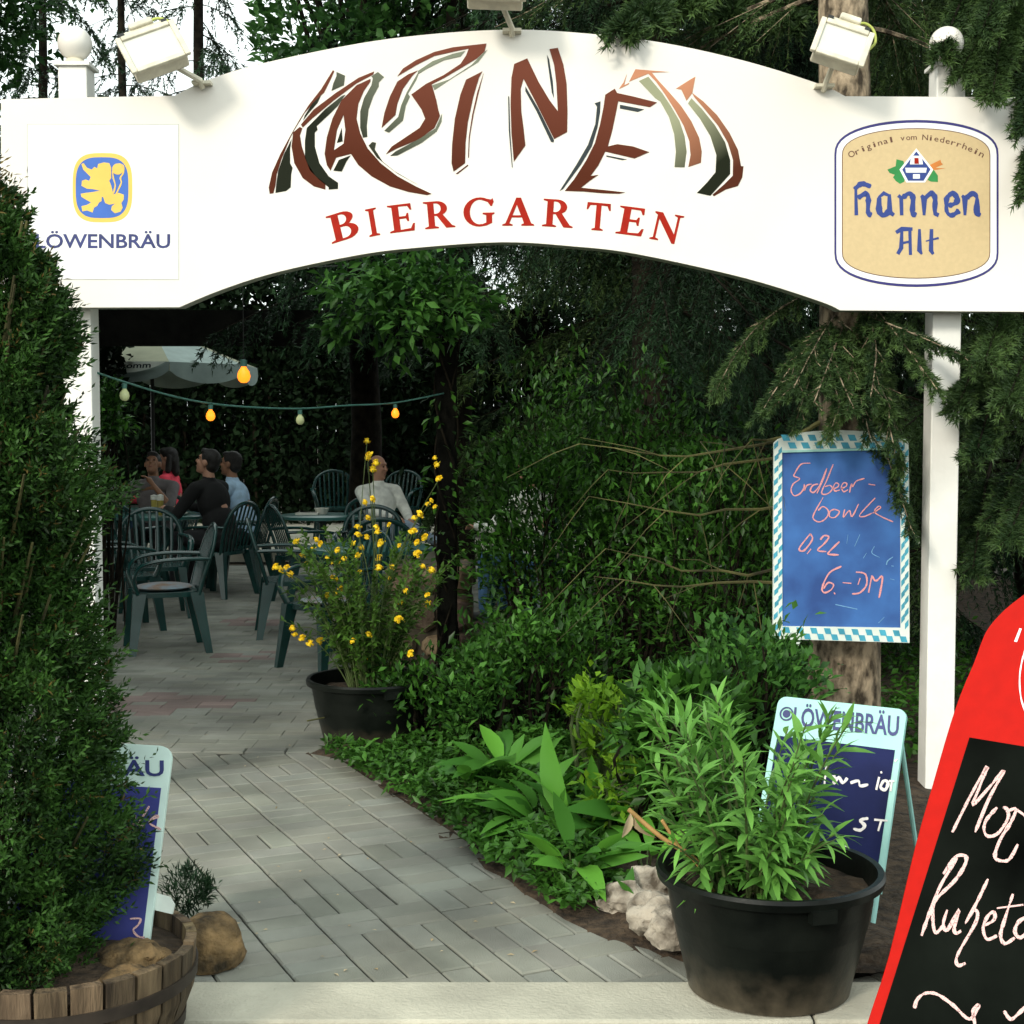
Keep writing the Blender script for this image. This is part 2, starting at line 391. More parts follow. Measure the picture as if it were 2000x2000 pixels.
    def stroke(s, pts, w, pl, d0, d1, smooth=True, jit=0.55):
        """A pen or chalk line of width w on a plane (pts in plane coordinates)."""
        q = catmull(pts, 5) if smooth and len(pts) > 2 else [tuple(p) for p in pts]
        m = len(q); Lf, Rt = [], []
        for i in range(m):
            dx, dy = q[min(i + 1, m - 1)][0] - q[max(i - 1, 0)][0], q[min(i + 1, m - 1)][1] - q[max(i - 1, 0)][1]
            l = math.hypot(dx, dy) or 1e-6
            ww = w * (0.85 + jit * noise.noise(Vector((q[i][0] * 90, q[i][1] * 90, 3.3)))) / 2
            if i in (0, m - 1): ww *= 0.65
            Lf.append((q[i][0] - dy / l * ww, q[i][1] + dx / l * ww)); Rt.append((q[i][0] + dy / l * ww, q[i][1] - dx / l * ww))
        s._k = getattr(s, '_k', 0) + 1
        e = (s._k % 5) * 0.00012
        vs = []
        for a, b in zip(Lf, Rt): vs += [pl.at(*a, d1 + e), pl.at(*b, d1 + e), pl.at(*a, d0), pl.at(*b, d0)]
        fs = []
        for i in range(m - 1):
            a, b = 4 * i, 4 * i + 4
            fs += [(a, a + 1, b + 1, b), (a + 2, b + 2, b + 3, a + 3), (a, b, b + 2, a + 2), (a + 1, a + 3, b + 3, b + 1)]
        fs += [(0, 2, 3, 1), (4 * m - 4, 4 * m - 3, 4 * m - 1, 4 * m - 2)]
        s.add(vs, fs)
    def build(s, name, m, parent=None, smooth=None, tint=False):
        me = bpy.data.meshes.new(name); me.from_pydata(s.v, [], s.f); me.update()
        if tint:
            a = me.attributes.new('tint', 'FLOAT_COLOR', 'POINT')
            a.data.foreach_set('color', np.array([(*t, 1) for t in s.t], dtype=np.float32).ravel())
        if smooth is not None:
            me.shade_smooth(); me.set_sharp_from_angle(angle=R(smooth))
        return link(name, me, m, parent)
def catmull(p, k=5, closed=False):
    p = [tuple(q) for q in p]; n = len(p); out = []
    rng_ = range(n) if closed else range(n - 1)
    for i in rng_:
        a, b, c, d = (p[(i - 1) % n], p[i], p[(i + 1) % n], p[(i + 2) % n]) if closed else (p[max(i - 1, 0)], p[i], p[i + 1], p[min(i + 2, n - 1)])
        for j in range(k):
            t = j / k
            out.append(tuple(0.5 * (2 * b[m] + (c[m] - a[m]) * t + (2 * a[m] - 5 * b[m] + 4 * c[m] - d[m]) * t * t + (3 * b[m] - a[m] - 3 * c[m] + d[m]) * t ** 3) for m in range(len(b))))
    if not closed: out.append(p[-1])
    return out
def unit(a): return a / np.maximum(np.linalg.norm(a, axis=-1, keepdims=True), 1e-9)
def rand_dir(n): return unit(rng.normal(size=(n, 3)))
def leaf_arrays(pos, d, up, L, W, bend=0.15, fold=0.15, k=2, peak=0.45):
    """Leaves with a folded midrib, bent over their length: k segments, three points across."""
    n = len(pos); d = unit(d); side = unit(np.cross(d, up) + 1e-6); nr = unit(np.cross(side, d))
    L = np.broadcast_to(np.asarray(L, float), (n,))[:, None]; W = np.broadcast_to(np.asarray(W, float), (n,))[:, None]
    bend = np.broadcast_to(np.asarray(bend, float), (n,))[:, None]
    if k == 1:                               # small leaf: a single creased diamond
        mid = pos + d * L * peak - nr * bend * L * 0.3
        V = np.stack([pos, mid + side * W / 2 + nr * fold * W, mid - side * W / 2 + nr * fold * W, pos + d * L - nr * bend * L], axis=1).reshape(-1, 3)
        f = np.array([(0, 1, 3), (0, 3, 2)])
        return V, (f[None] + (np.arange(n) * 4)[:, None, None]).reshape(-1, 3), 4
    rows = []
    for i in range(k + 1):
        t = i / k
        e = math.log(0.5) / math.log(peak)
        w = 0.10 + 0.90 * math.sin(PI * t ** e) if i < k else 0.03
        if i == 0: w = 0.12
        c = pos + d * L * t - nr * bend * L * t * t
        rows += [c + side * W * w / 2 + nr * fold * W * w, c, c - side * W * w / 2 + nr * fold * W * w]
    V = np.stack(rows, axis=1).reshape(-1, 3)
    m = 3 * (k + 1); f = []
    for i in range(k):
        a = 3 * i
        f += [(a, a + 3, a + 4), (a, a + 4, a + 1), (a + 1, a + 4, a + 5), (a + 1, a + 5, a + 2)]
    f = np.array(f); T = (f[None] + (np.arange(n) * m)[:, None, None]).reshape(-1, 3)
    return V, T, m
def leaves(name, pos, d, up, L, W, m, parent=None, tint=None, **kw):
    V, T, q = leaf_arrays(pos, d, up, L, W, **kw)
    if tint is None: tint = rng.random(len(pos))
    return link(name, mesh_np(name, V, T, np.repeat(np.clip(tint, 0, 1), q)), m, parent)
def needle_mesh(name, pos, d, L, W, tint):
    n = len(pos); d = unit(d); side = unit(np.cross(d, rand_dir(n)))
    L = np.broadcast_to(np.asarray(L, float), (n,))[:, None]
    a = pos - side * W / 2; b = pos + side * W / 2; c = pos + d * L
    V = np.stack([a, b, c], axis=1).reshape(-1, 3)
    return mesh_np(name, V, np.arange(3 * n).reshape(-1, 3), np.repeat(np.clip(tint, 0, 1), 3))
def fbm(p, s, seed=0.0): return noise.fractal(Vector(p) * s + Vector((seed, seed * 1.7, -seed)), 1.0, 2.0, 4)
def rock(name, c, size, m, label, cat='rock', seed=1.0, rough=0.22, rz=0.0, group=None, flat_bottom=True):
    bm = bmesh.new(); bmesh.ops.create_icosphere(bm, subdivisions=4, radius=1)
    for v in bm.verts:
        p = v.co.copy()
        k = 1 + rough * fbm(p, 1.1, seed) + rough * 0.5 * abs(fbm(p, 2.7, seed + 4)) + rough * 0.15 * fbm(p, 9, seed)
        q = p * k
        v.co = Vector((q.x * size[0], q.y * size[1], max(q.z, -0.55) * size[2]))
    me = bpy.data.meshes.new(name); bm.to_mesh(me); bm.free(); me.shade_smooth(); me.set_sharp_from_angle(angle=R(38))
    o = link(name, me, m); o.location = c; o.rotation_euler = (0, 0, rz)
    return tag(o, label, cat, group)
def text_loops(body, shear=0.0, off=0.020):
    """Outline mesh of a word set in the built-in typeface: triangles in a plane, cap height scaled later."""
    cu = bpy.data.curves.new('tmp', 'FONT'); cu.body = body; cu.offset = off; cu.resolution_u = 3; cu.shear = shear
    o = bpy.data.objects.new('tmp', cu); COL.objects.link(o)
    bpy.context.view_layer.update()
    me = bpy.data.meshes.new_from_object(o.evaluated_get(bpy.context.evaluated_depsgraph_get()))
    vs = [(v.co.x, v.co.y) for v in me.vertices]; fs = [tuple(p.vertices) for p in me.polygons]
    bpy.data.objects.remove(o); bpy.data.curves.remove(cu); bpy.data.meshes.remove(me)
    return vs, fs
def put_text(mb, body, pl, quad, d, shear=0.0, off=0.020):
    """Fit a word into a quad of plane points: bottom-left, bottom-right, top-left (of its cap height)."""
    vs, fs = text_loops(body, shear, off)
    x0, x1 = min(v[0] for v in vs), max(v[0] for v in vs)
    base = text_loops('H')[0]; hh = max(v[1] for v in base)
    (ax, ay), (bx, by), (cx, cy) = quad
    out = []
    for x, y in vs:
        s, t = (x - x0) / (x1 - x0), y / hh
        out.append(pl.at(ax + (bx - ax) * s + (cx - ax) * t, ay + (by - ay) * s + (cy - ay) * t, d))
    mb.add(out, fs)
# ------------------------------------------------------------------ ground, paving, kerb
def sheet(name, pts, z, m, kind='structure'):
    me = bpy.data.meshes.new(name); me.from_pydata([(x, y, z) for x, y in pts], [], [tuple(range(len(pts)))]); me.update()
    return tag(link(name, me, m), kind=kind)
sheet('ground', [(-400, -400), (400, -400), (400, 800), (-400, 800)], -0.02, 'earth')
sheet('paving_bed', [(-7, 3.92), (3.6, 3.92), (3.6, 16.6), (-7, 16.6)], -0.008, 'joint')

edge = [G(*p) for p in ((1330, 1905), (1290, 1868), (1190, 1822), (1060, 1748), (960, 1682), (830, 1582), (760, 1530), (662, 1482))]
def right_edge(y):                      # where the paving ends against the flower bed
    if y < edge[0].y: return 9.0
    for a, b in zip(edge, edge[1:]):
        if a.y <= y <= b.y: return a.x + (b.x - a.x) * (y - a.y) / (b.y - a.y)
    return 0.0
def paver(mb, c, sx, sy, ang, red=False, g=0.0030, ch=0.0050):
    ca, sa = math.cos(ang), math.sin(ang)
    tilt = (random.gauss(0, 0.007), random.gauss(0, 0.007)); dz = random.gauss(0, 0.0011)
    t = max(0.7, min(1.3, random.gauss(1.0, 0.075)))
    mb.tint = (t * random.uniform(0.98, 1.03), t, t * random.uniform(0.96, 1.02))
    if red: mb.tint = (t * 0.98, t * 0.72, t * 0.76)
    ring = []
    for hx, hy, z in ((sx / 2 - g, sy / 2 - g, -0.02), (sx / 2 - g, sy / 2 - g, -ch), (sx / 2 - g - ch, sy / 2 - g - ch, 0.0)):
        for a, b in ((-1, -1), (1, -1), (1, 1), (-1, 1)):
            x, y = a * hx, b * hy
            ring.append((c[0] + x * ca - y * sa, c[1] + x * sa + y * ca, z + dz + x * tilt[0] + y * tilt[1]))
    mb.add(ring, [(8, 9, 10, 11)] + [(k * 4 + i, k * 4 + (i + 1) % 4, k * 4 + 4 + (i + 1) % 4, k * 4 + 4 + i) for k in (0, 1) for i in range(4)])
pav = MB()
ANG = R(25.5)                            # the entrance path is laid askew, the garden square to the gate
BORDER = 6.86
ca, sa = math.cos(ANG), math.sin(ANG)
for i in range(-40, 40):
    off = random.Random(i).uniform(0, 0.2)
    for j in range(-10, 60):
        lx, ly = i * 0.2, j * 0.2 + off
        parts = [(-0.05, 0, 0.1, 0.2), (0.05, 0, 0.1, 0.2)] if random.Random(i * 991 + j).random() < 0.42 else [(0, -0.05, 0.2, 0.1), (0, 0.05, 0.2, 0.1)]
        for dx, dy, sx, sy in parts:
            qx, qy = lx + dx, ly + dy
            x, y = qx * ca - qy * sa, qx * sa + qy * ca + 2.0
            if 3.90 < y < BORDER + 0.05 and -2.6 < x < right_edge(y) + 0.06: paver(pav, (x, y), sx, sy, ANG)
for i in range(-17, 8):
    pav_n = len(pav.v); paver(pav, (i * 0.2, BORDER + 0.055), 0.2, 0.1, 0); pav.v[pav_n:] = [(q[0], q[1], q[2] + 0.004) for q in pav.v[pav_n:]]
red_spots = [(G(u, v), rx, ry) for u, v, rx, ry in ((330, 1372, 0.42, 0.34), (470, 1282, 0.26, 0.30), (505, 1212, 0.30, 0.30), (700, 1215, 0.3, 0.3))]
for j in range(0, 95):
    y = BORDER + 0.16 + j * 0.1
    for i in range(-32, 17):
        x = i * 0.2 + (0.1 if (j // 2) % 2 else 0) + 0.02
        red = any(((x - c.x) / rx) ** 2 + ((y - c.y) / ry) ** 2 < 1 and random.random() < 0.72 for c, rx, ry in red_spots)
        paver(pav, (x, y), 0.2, 0.1, 0, red, 0.0007, 0.0012)
tag(pav.build('paving', 'brick', smooth=None, tint=True), kind='structure')
kb = MB(); x = -1.95
while x < 3.2:
    L = 2.75; kb.box((x + L / 2, 3.835, -0.06), (L - 0.006, 0.27, 0.13)); x += L
kerb = kb.build('kerb', 'kerb'); tag(kerb, kind='structure')
bv = kerb.modifiers.new('b', 'BEVEL'); bv.width = 0.008; bv.segments = 2
sheet('road', [(-8, -3), (8, -3), (8, 3.69), (-8, 3.69)], -0.012, 'joint')
st = MB(); st.box((-1.2, 21.4, 0.075), (14, 9.0, 0.15))
tag(st.build('terrace', 'kerb'), kind='structure')
# flower bed: a low swelling of soil on the right of the path
bm = bmesh.new(); nx, ny = 60, 80; grid = []
for j in range(ny + 1):
    y = 3.98 + j * 0.13; e = right_edge(y) if y < edge[-1].y else -0.95 + 0.12 * (y - edge[-1].y)
    e = min(e, 1.0) if y > edge[0].y else 0.62 + (edge[0].y - y) * 2.0
    e += (-0.06 + 0.045 * fbm((0, y, 3), 4)) if y > edge[0].y else 0
    row = []
    for i in range(nx + 1):
        s = i / nx; x = e + 6.5 * s ** 1.7
        z = min(1, (x - e) / 0.35) * 0.045 + 0.03 * fbm((x, y, 0), 1.6) + 0.02 * fbm((x, y, 5), 7)
        if i == 0: z = -0.015
        row.append(bm.verts.new((x + 0.02 * fbm((x, y, 1), 9), y, z)))
    grid.append(row)
for j in range(ny):
    for i in range(nx): bm.faces.new((grid[j][i], grid[j][i + 1], grid[j + 1][i + 1], grid[j + 1][i]))
me = bpy.data.meshes.new('flower_bed'); bm.to_mesh(me); bm.free(); me.shade_smooth()
tag(link('flower_bed', me, 'soil'), kind='structure')

# ------------------------------------------------------------------ the gate with its arched sign
GY = 5.86
SP = Plane(P(1000, 600, GY), (1, 0, 0), (0, 0, 1))
def sp(pts): return [SP.px(u, v) for u, v in pts]
def c1(p): return [(x * .36232, y * .36232) for x, y in p]
def c2(p): return [(450 + x * .36232, y * .36232) for x, y in p]
def c3(p): return [(950 + x * .33644, y * .33644) for x, y in p]
def c4(p): return [(1500 + x * .33647, y * .33647) for x, y in p]
gate = thing('entrance_arch', 'white entrance arch with red and black painted lettering and two round badges on square posts', 'entrance arch', (0, GY, 0))
def gb(mb, name, m, **k):
    o = mb.build(name, m, None, **k); o.parent = gate; o.location = (0, -GY, 0); return o
top = [(2, 194), (170, 190), (341, 187)] + catmull([(341, 187), (398, 159), (507, 125), (700, 85), (850, 66), (993, 58), (1118, 63), (1286, 82), (1455, 119), (1600, 164), (1651, 188)], 5) + [(2014, 190)]
bot = [(2014, 609), (1641, 606)] + catmull([(1641, 606), (1600, 588), (1455, 543), (1243, 496), (1118, 481), (980, 473), (812, 484), (700, 498), (543, 531), (435, 565), (350, 600)], 5) + [(2, 601)]
outline = sp(top + bot)
mb = MB(); mb.plate([outline], SP, -0.018, 0.0); board = gb(mb, 'sign_board', 'white_board')
def shrink(lp, q):                       # towards the inside of a clockwise outline
    out = []
    for i, p in enumerate(lp):
        a, b = lp[i - 1], lp[(i + 1) % len(lp)]; dx, dy = b[0] - a[0], b[1] - a[1]; l = math.hypot(dx, dy) or 1
        out.append((p[0] + dy / l * q, p[1] - dx / l * q))
    return out
mb = MB(); mb.plate([shrink(outline, 0.010)], SP, -0.030, -0.0185); gb(mb, 'shadow_gap', 'dark')
mb = MB(); mb.plate([shrink(outline, 0.002)], SP, -0.105, -0.0305); gb(mb, 'box_frame', 'edge_grey')
for u0, u1, dd in ((131, 189, 0), (1811, 1868, 0)):
    x0, x1 = P(u0, 1000, 6.0).x, P(u1, 1000, 6.0).x
    z1 = P(160, 132, 6.0).z
    xc, w = (x0 + x1) / 2, 0.118
    p = MB(); p.box((xc, GY + 0.17, z1 / 2), (w, 0.118, z1)); o = gb(p, 'post', 'post_white')
    b = o.modifiers.new('b', 'BEVEL'); b.width = 0.005; b.segments = 2
    p = MB(); p.box((xc, GY + 0.17, z1 + 0.008), (w + 0.03, 0.148, 0.014)); c = gb(p, 'post_cap', 'post_white')
    g = thing('globe_lamp', '', 'lamp', (xc - 0.005, GY + 0.17, z1 + 0.016), 0, 'globe lamps on the gate posts')
    m = MB(); m.ball((0, 0, 0.088), 0.070, 24, 16); m.build('globe', 'opal', g, 60)
    m = MB(); m.lathe([(0.0, 0.0), (0.045, 0.0), (0.045, 0.012), (0.036, 0.022), (0.03, 0.03), (0, 0.03)], 20); m.build('lamp_base', 'cream', g, 30)
    g['label'] = 'white opal globe lamp on the left gate post against open sky' if u0 < 1000 else 'white opal globe lamp on the right gate post, half behind spruce twigs'
# lettering on the board
def film(name, m, polys, d, holes=None):
    k = MB()
    for i, p in enumerate(polys):
        k.plate([sp(p)] + ([sp(h) for h in holes.get(i, [])] if holes else []), SP, 0.0005, d + 0.0001 * i)
    return gb(k, name, m)
film('brick_red_letters', 'glare_brick', [
    c2([(553,378),(490,480),(420,570),(370,650),(330,720),(270,830),(225,930),(207,1010),(212,1045),(232,1042),(243,1000),(250,940),(275,860),(322,745),(345,700),(400,610),(455,545),(505,500),(540,430),(560,385)]),
    c2([(775,385),(690,420),(570,500),(450,590),(380,672),(390,688),(440,640),(560,540),(680,450),(770,402)]),
    c2([(338,715),(330,790),(345,880),(390,960),(450,1005),(512,1022),(512,990),(460,950),(415,880),(385,790),(375,730),(388,692),(374,684)]),
    c2([(755,425),(680,460),(600,540),(550,640),(520,740),(508,830),(520,890),(540,920),(570,850),(650,830),(690,890),(760,950),(860,1005),(960,1035),(1060,1052),(1085,1045),(1000,1005),(900,950),(810,880),(740,800),(700,720),(680,640),(690,560),(720,490),(755,440)]),
    c2([(1010,380),(960,400),(900,440),(860,520),(830,610),(815,690),(890,620),(900,560),(930,480),(980,410)]),
    c2([(900,412),(930,370),(1000,325),(1100,280),(1200,255),(1380,235),(1370,278),(1330,315),(1230,375),(1150,422),(1085,455),(1110,540),(1120,590),(1130,625),(1100,690),(1020,750),(900,800),(838,832),(870,790),(930,750),(1020,690),(1050,640),(1030,590),(975,510),(1055,452),(1150,405),(1240,345),(1270,300),(1285,262),(1200,280),(1100,302),(1005,350)]),
    c2([(1358,385),(1270,430),(1240,510),(1210,640),(1195,780),(1192,880),(1203,925),(1265,880),(1268,770),(1280,660),(1310,520),(1340,420)]),
    c2([(1600,315),(1530,345),(1515,420),(1510,560),(1515,720),(1528,872),(1590,785),(1580,690),(1568,600),(1565,480),(1580,425),(1640,540),(1745,750),(1815,712),(1817,600),(1812,450),(1795,350),(1765,258),(1720,265),(1745,350),(1757,450),(1765,600),(1720,540),(1660,440)]),
    c3([(745,515),(690,550),(680,620),(660,720),(630,830),(580,930),(510,1040),(455,1108),(560,1112),(680,1122),(770,1125),(805,1117),(700,1105),(550,1090),(600,1050),(650,1015),(605,1022),(650,960),(690,880),(860,920),(945,883),(850,850),(760,837),(705,850),(730,760),(755,640),(765,588),(950,622),(990,595),(850,560),(758,540)]),
    c2([(1280,887),(1215,937),(1225,938),(1282,893)]),
    c2([(1364,395),(1330,500),(1303,620),(1285,740),(1281,850),(1285,850),(1290,740),(1310,620),(1337,505)]),
], 0.0016, {3: [c2([(610,620),(575,700),(558,810),(610,775),(620,700)])]})
film('black_letters', 'glare_black', [
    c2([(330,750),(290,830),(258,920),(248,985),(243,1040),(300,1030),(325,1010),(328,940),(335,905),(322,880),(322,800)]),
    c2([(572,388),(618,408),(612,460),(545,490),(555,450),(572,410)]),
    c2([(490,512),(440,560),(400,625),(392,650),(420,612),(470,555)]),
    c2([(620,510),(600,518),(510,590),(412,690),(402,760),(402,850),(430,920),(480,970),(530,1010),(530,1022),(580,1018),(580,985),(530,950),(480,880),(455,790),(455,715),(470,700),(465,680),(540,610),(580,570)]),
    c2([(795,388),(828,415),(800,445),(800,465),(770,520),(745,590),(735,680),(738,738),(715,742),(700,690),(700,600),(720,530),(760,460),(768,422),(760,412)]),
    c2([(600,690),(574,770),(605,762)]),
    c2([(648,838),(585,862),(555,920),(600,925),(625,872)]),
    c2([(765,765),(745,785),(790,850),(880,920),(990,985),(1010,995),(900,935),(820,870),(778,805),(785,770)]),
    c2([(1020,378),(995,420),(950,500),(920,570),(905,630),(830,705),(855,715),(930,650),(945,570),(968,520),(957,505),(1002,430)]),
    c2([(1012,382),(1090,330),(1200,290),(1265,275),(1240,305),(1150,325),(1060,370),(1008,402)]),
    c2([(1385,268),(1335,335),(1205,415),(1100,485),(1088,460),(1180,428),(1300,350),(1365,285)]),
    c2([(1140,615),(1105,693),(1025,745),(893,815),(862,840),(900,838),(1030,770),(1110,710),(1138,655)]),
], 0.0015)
film('dark_letters', 'ink', [
    c2([(1590,465),(1590,492),(1650,600),(1728,765),(1742,768),(1744,755),(1660,585)]),
    c2([(1706,295),(1712,350),(1733,500),(1744,530),(1738,440),(1718,320)]),
    c3([(662,588),(628,600),(642,620),(632,720),(590,840),(520,960),(440,1085),(425,1108),(445,1098),(550,955),(612,850),(645,740),(660,650)]),
    c3([(775,608),(775,630),(880,650),(915,635)]),
    c3([(696,902),(696,909),(790,930),(815,925)]),
    c3([(126,560),(130,760),(148,972),(152,972),(138,760),(132,560)]),
], 0.0015)
film('peach_letters', 'glare_peach', [
    c3([(865,402),(1060,418),(960,422),(1000,470),(1060,535),(1130,615),(1190,705),(1235,800),(1250,880),(1245,945),(1172,970),(1185,900),(1178,820),(1145,730),(1095,640),(1035,545),(985,475),(940,428),(828,474)]),
    c3([(815,430),(795,480),(780,500),(770,517),(825,490),(830,480),(800,495)]),
    c3([(1213,445),(1178,465),(1100,515),(1132,520),(1162,585),(1195,540)]),
    c3([(1195,540),(1260,590),(1340,670),(1410,770),(1460,870),(1478,965),(1492,965),(1485,1030),(1460,1080),(1390,1100),(1320,1140),(1313,1130),(1380,1070),(1430,1020),(1432,930),(1402,830),(1345,730),(1265,632),(1205,562)]),
], 0.0016)
film('khaki_letters', 'glare_khaki', [
    c3([(940,445),(885,470),(980,570),(1010,590),(1060,680),(1090,780),(1100,880),(1092,970),(1150,972),(1162,880),(1150,790),(1120,700),(1070,615),(1020,540)]),
    c3([(1190,570),(1170,600),(1240,690),(1300,790),(1335,900),(1330,1000),(1280,1060),(1222,1120),(1300,1137),(1370,1060),(1415,1010),(1415,930),(1385,825),(1325,725),(1250,632)]),
], 0.0015)
# BIERGARTEN, serif capitals on an arc (glyphs in cap-height units)
def arc(cx, cy, rx, ry, a0, a1, n=9): return [(cx + rx * math.cos(R(a0 + (a1 - a0) * i / n)), cy + ry * math.sin(R(a0 + (a1 - a0) * i / n))) for i in range(n + 1)]
GL = {
 'I': (0.44, [[(0,0),(.44,0),(.44,.05),(.32,.09),(.32,.91),(.44,.95),(.44,1),(0,1),(0,.95),(.12,.91),(.12,.09),(0,.05)]]),
 'E': (0.80, [[(0,0),(.76,0),(.80,.27),(.74,.27),(.66,.10),(.34,.08),(.34,.47),(.54,.47),(.58,.36),(.63,.36),(.63,.66),(.58,.66),(.54,.56),(.34,.56),(.34,.92),(.62,.91),(.69,.76),(.74,.76),(.73,1),(0,1),(0,.95),(.13,.91),(.13,.09),(0,.05)]]),
 'B': (0.84, [[(0,0),(.48,0)] + arc(.48,.28,.36,.28,-90,80) + [(.62,.545)] + arc(.44,.77,.32,.23,-30,90) + [(0,1),(0,.95),(.13,.91),(.13,.09),(0,.05)],
              [(.34,.08),(.44,.08)] + arc(.44,.28,.18,.20,-90,90) + [(.34,.48)], [(.34,.57),(.41,.57)] + arc(.41,.745,.15,.175,-90,90) + [(.34,.92)]]),
 'R': (1.0, [[(0,0),(.46,0),(.46,.05),(.34,.09),(.34,.46),(.42,.46),(.70,.0),(1.0,0),(1.0,.05),(.90,.09),(.62,.50)] + arc(.45,.73,.33,.27,-45,90) + [(0,1),(0,.95),(.13,.91),(.13,.09),(0,.05)],
              [(.34,.54),(.40,.54)] + arc(.40,.73,.17,.19,-90,90) + [(.34,.92)]]),
 'G': (1.08, [[(1.06,.86),(1.02,.98),(.97,.93)] + arc(.58,.50,.55,.52,62,270,16) + [(.80,.01),(1.0,.10),(1.0,.38),(1.08,.42),(1.08,.47),(.68,.47),(.68,.42),(.80,.38),(.80,.12),(.66,.065)] + arc(.58,.50,.33,.435,-78,-292,16)[0:] + [(.86,.84),(.95,.70),(1.0,.70)]]),
 'A': (1.10, [[(0,0),(.36,0),(.36,.05),(.25,.09),(.33,.30),(.68,.30),(.75,.09),(.66,.05),(.66,0),(1.10,0),(1.10,.05),(1.0,.09),(.64,1.02),(.48,1.02),(.11,.09),(0,.05)], [(.36,.38),(.50,.76),(.64,.38)]]),
 'T': (0.94, [[(.25,0),(.69,0),(.69,.05),(.57,.09),(.57,.91),(.80,.90),(.88,.74),(.94,.74),(.92,1),(.02,1),(0,.74),(.06,.74),(.14,.90),(.37,.91),(.37,.09),(.25,.05)]]),
 'N': (1.06, [[(0,0),(.32,0),(.32,.05),(.20,.09),(.20,.76),(.82,-.03),(.93,-.03),(.93,.91),(1.06,.95),(1.06,1),(.72,1),(.72,.95),(.84,.91),(.84,.30),(.28,1),(0,1),(0,.95),(.11,.89),(.11,.09),(0,.05)]]),
}
def q2(*p): return sp(c2(p))
def q3(*p): return sp(c3(p))
word = [('B', q2((548,1315),(700,1268),(513,1168))), ('I', q2((750,1278),(808,1266),(725,1130))), ('E', q2((862,1258),(1000,1241),(843,1110))),
        ('R', q2((1050,1236),(1213,1224),(1037,1090))), ('G', q2((1252,1222),(1424,1216),(1250,1070))), ('A', q2((1465,1217),(1637,1217),(1466,1068))),
        ('R', q3((322,1313),(500,1324),(333,1153))), ('T', q3((572,1332),(712,1344),(585,1172))), ('E', q3((748,1354),(905,1374),(778,1193))), ('N', q3((945,1386),(1112,1416),(982,1225)))]
mb = MB()
for ch, (a, b, c) in word:
    w, loops = GL[ch]
    tr = lambda x, y: (a[0] + (b[0] - a[0]) * x / w + (c[0] - a[0]) * y, a[1] + (b[1] - a[1]) * x / w + (c[1] - a[1]) * y)
    mb.plate([[tr(*p) for p in lp] for lp in loops], SP, 0.0005, 0.0017)
gb(mb, 'red_lettering', 'red_letter')
# left sticker: square panel, lion shield, lettering
mb = MB(); mb.plate([sp(c1([(150,672),(962,672),(962,1505),(150,1505)]))], SP, 0.0002, 0.0012); gb(mb, 'square_sticker', 'sticker_white')
mb = MB()
for a, b in (((148,671),(964,671)), ((963,672),(963,1505)), ((964,1506),(148,1506)), ((149,1505),(149,672))):
    mb.stroke(sp(c1([a, b])), 0.0028, SP, 0.0003, 0.0014, False)
gb(mb, 'sticker_edge', 'edge_grey')
def superell(cx, cy, rx, ry, e=3.2, n=48):
    o = []
    for i in range(n):
        t = 2 * PI * i / n; a, b = math.cos(t), math.sin(t)
        o.append((cx + rx * math.copysign(abs(a) ** (2 / e), a), cy + ry * math.copysign(abs(b) ** (2 / e), b)))
    return o
film('shield_rim', 'lion_yellow', [c1(superell(553, 1012, 161, 187))], 0.0019)
film('shield_field', 'lion_blue', [c1(superell(551, 1012, 142, 164))], 0.0024)
lion = [(440,885),(452,880),(470,905),(495,915),(510,900),(525,908),(530,885),(560,876),(590,880),(600,905),(600,960),(590,975),(600,1000),(612,1048),(640,1040),(668,1050),(668,1075),(655,1095),(662,1120),(650,1142),(620,1150),(600,1132),(604,1112),(622,1098),(590,1104),(568,1095),(558,1065),(550,1060),(548,1085),(535,1092),(525,1110),(508,1120),(500,1146),(470,1135),(445,1140),(440,1112),(470,1105),(492,1092),(470,1080),(440,1062),(436,1045),(465,1040),(500,1036),(540,1028),(500,1020),(470,1018),(440,1002),(443,975),(462,968),(482,975),(490,955),(470,935),(450,915)]
film('lion', 'lion_yellow', [c1(lion)], 0.0029)
mb = MB(); mb.stroke(sp(c1([(612,1045),(622,1000),(612,960),(610,920),(628,890),(652,885),(668,900),(664,935),(650,960),(655,985),(640,1020),(628,1045)])), 0.006, SP, 0.002, 0.0031); mb.plate([sp(c1(superell(636, 912, 30, 30, 2)))], SP, 0.002, 0.0034); gb(mb, 'lion_tail', 'lion_yellow')
mb = MB(); put_text(mb, 'LÖWENBRÄU', SP, q2((-1048,1336),(-324,1336),(-1048,1262)), 0.002); gb(mb, 'blue_lettering', 'letter_blue')
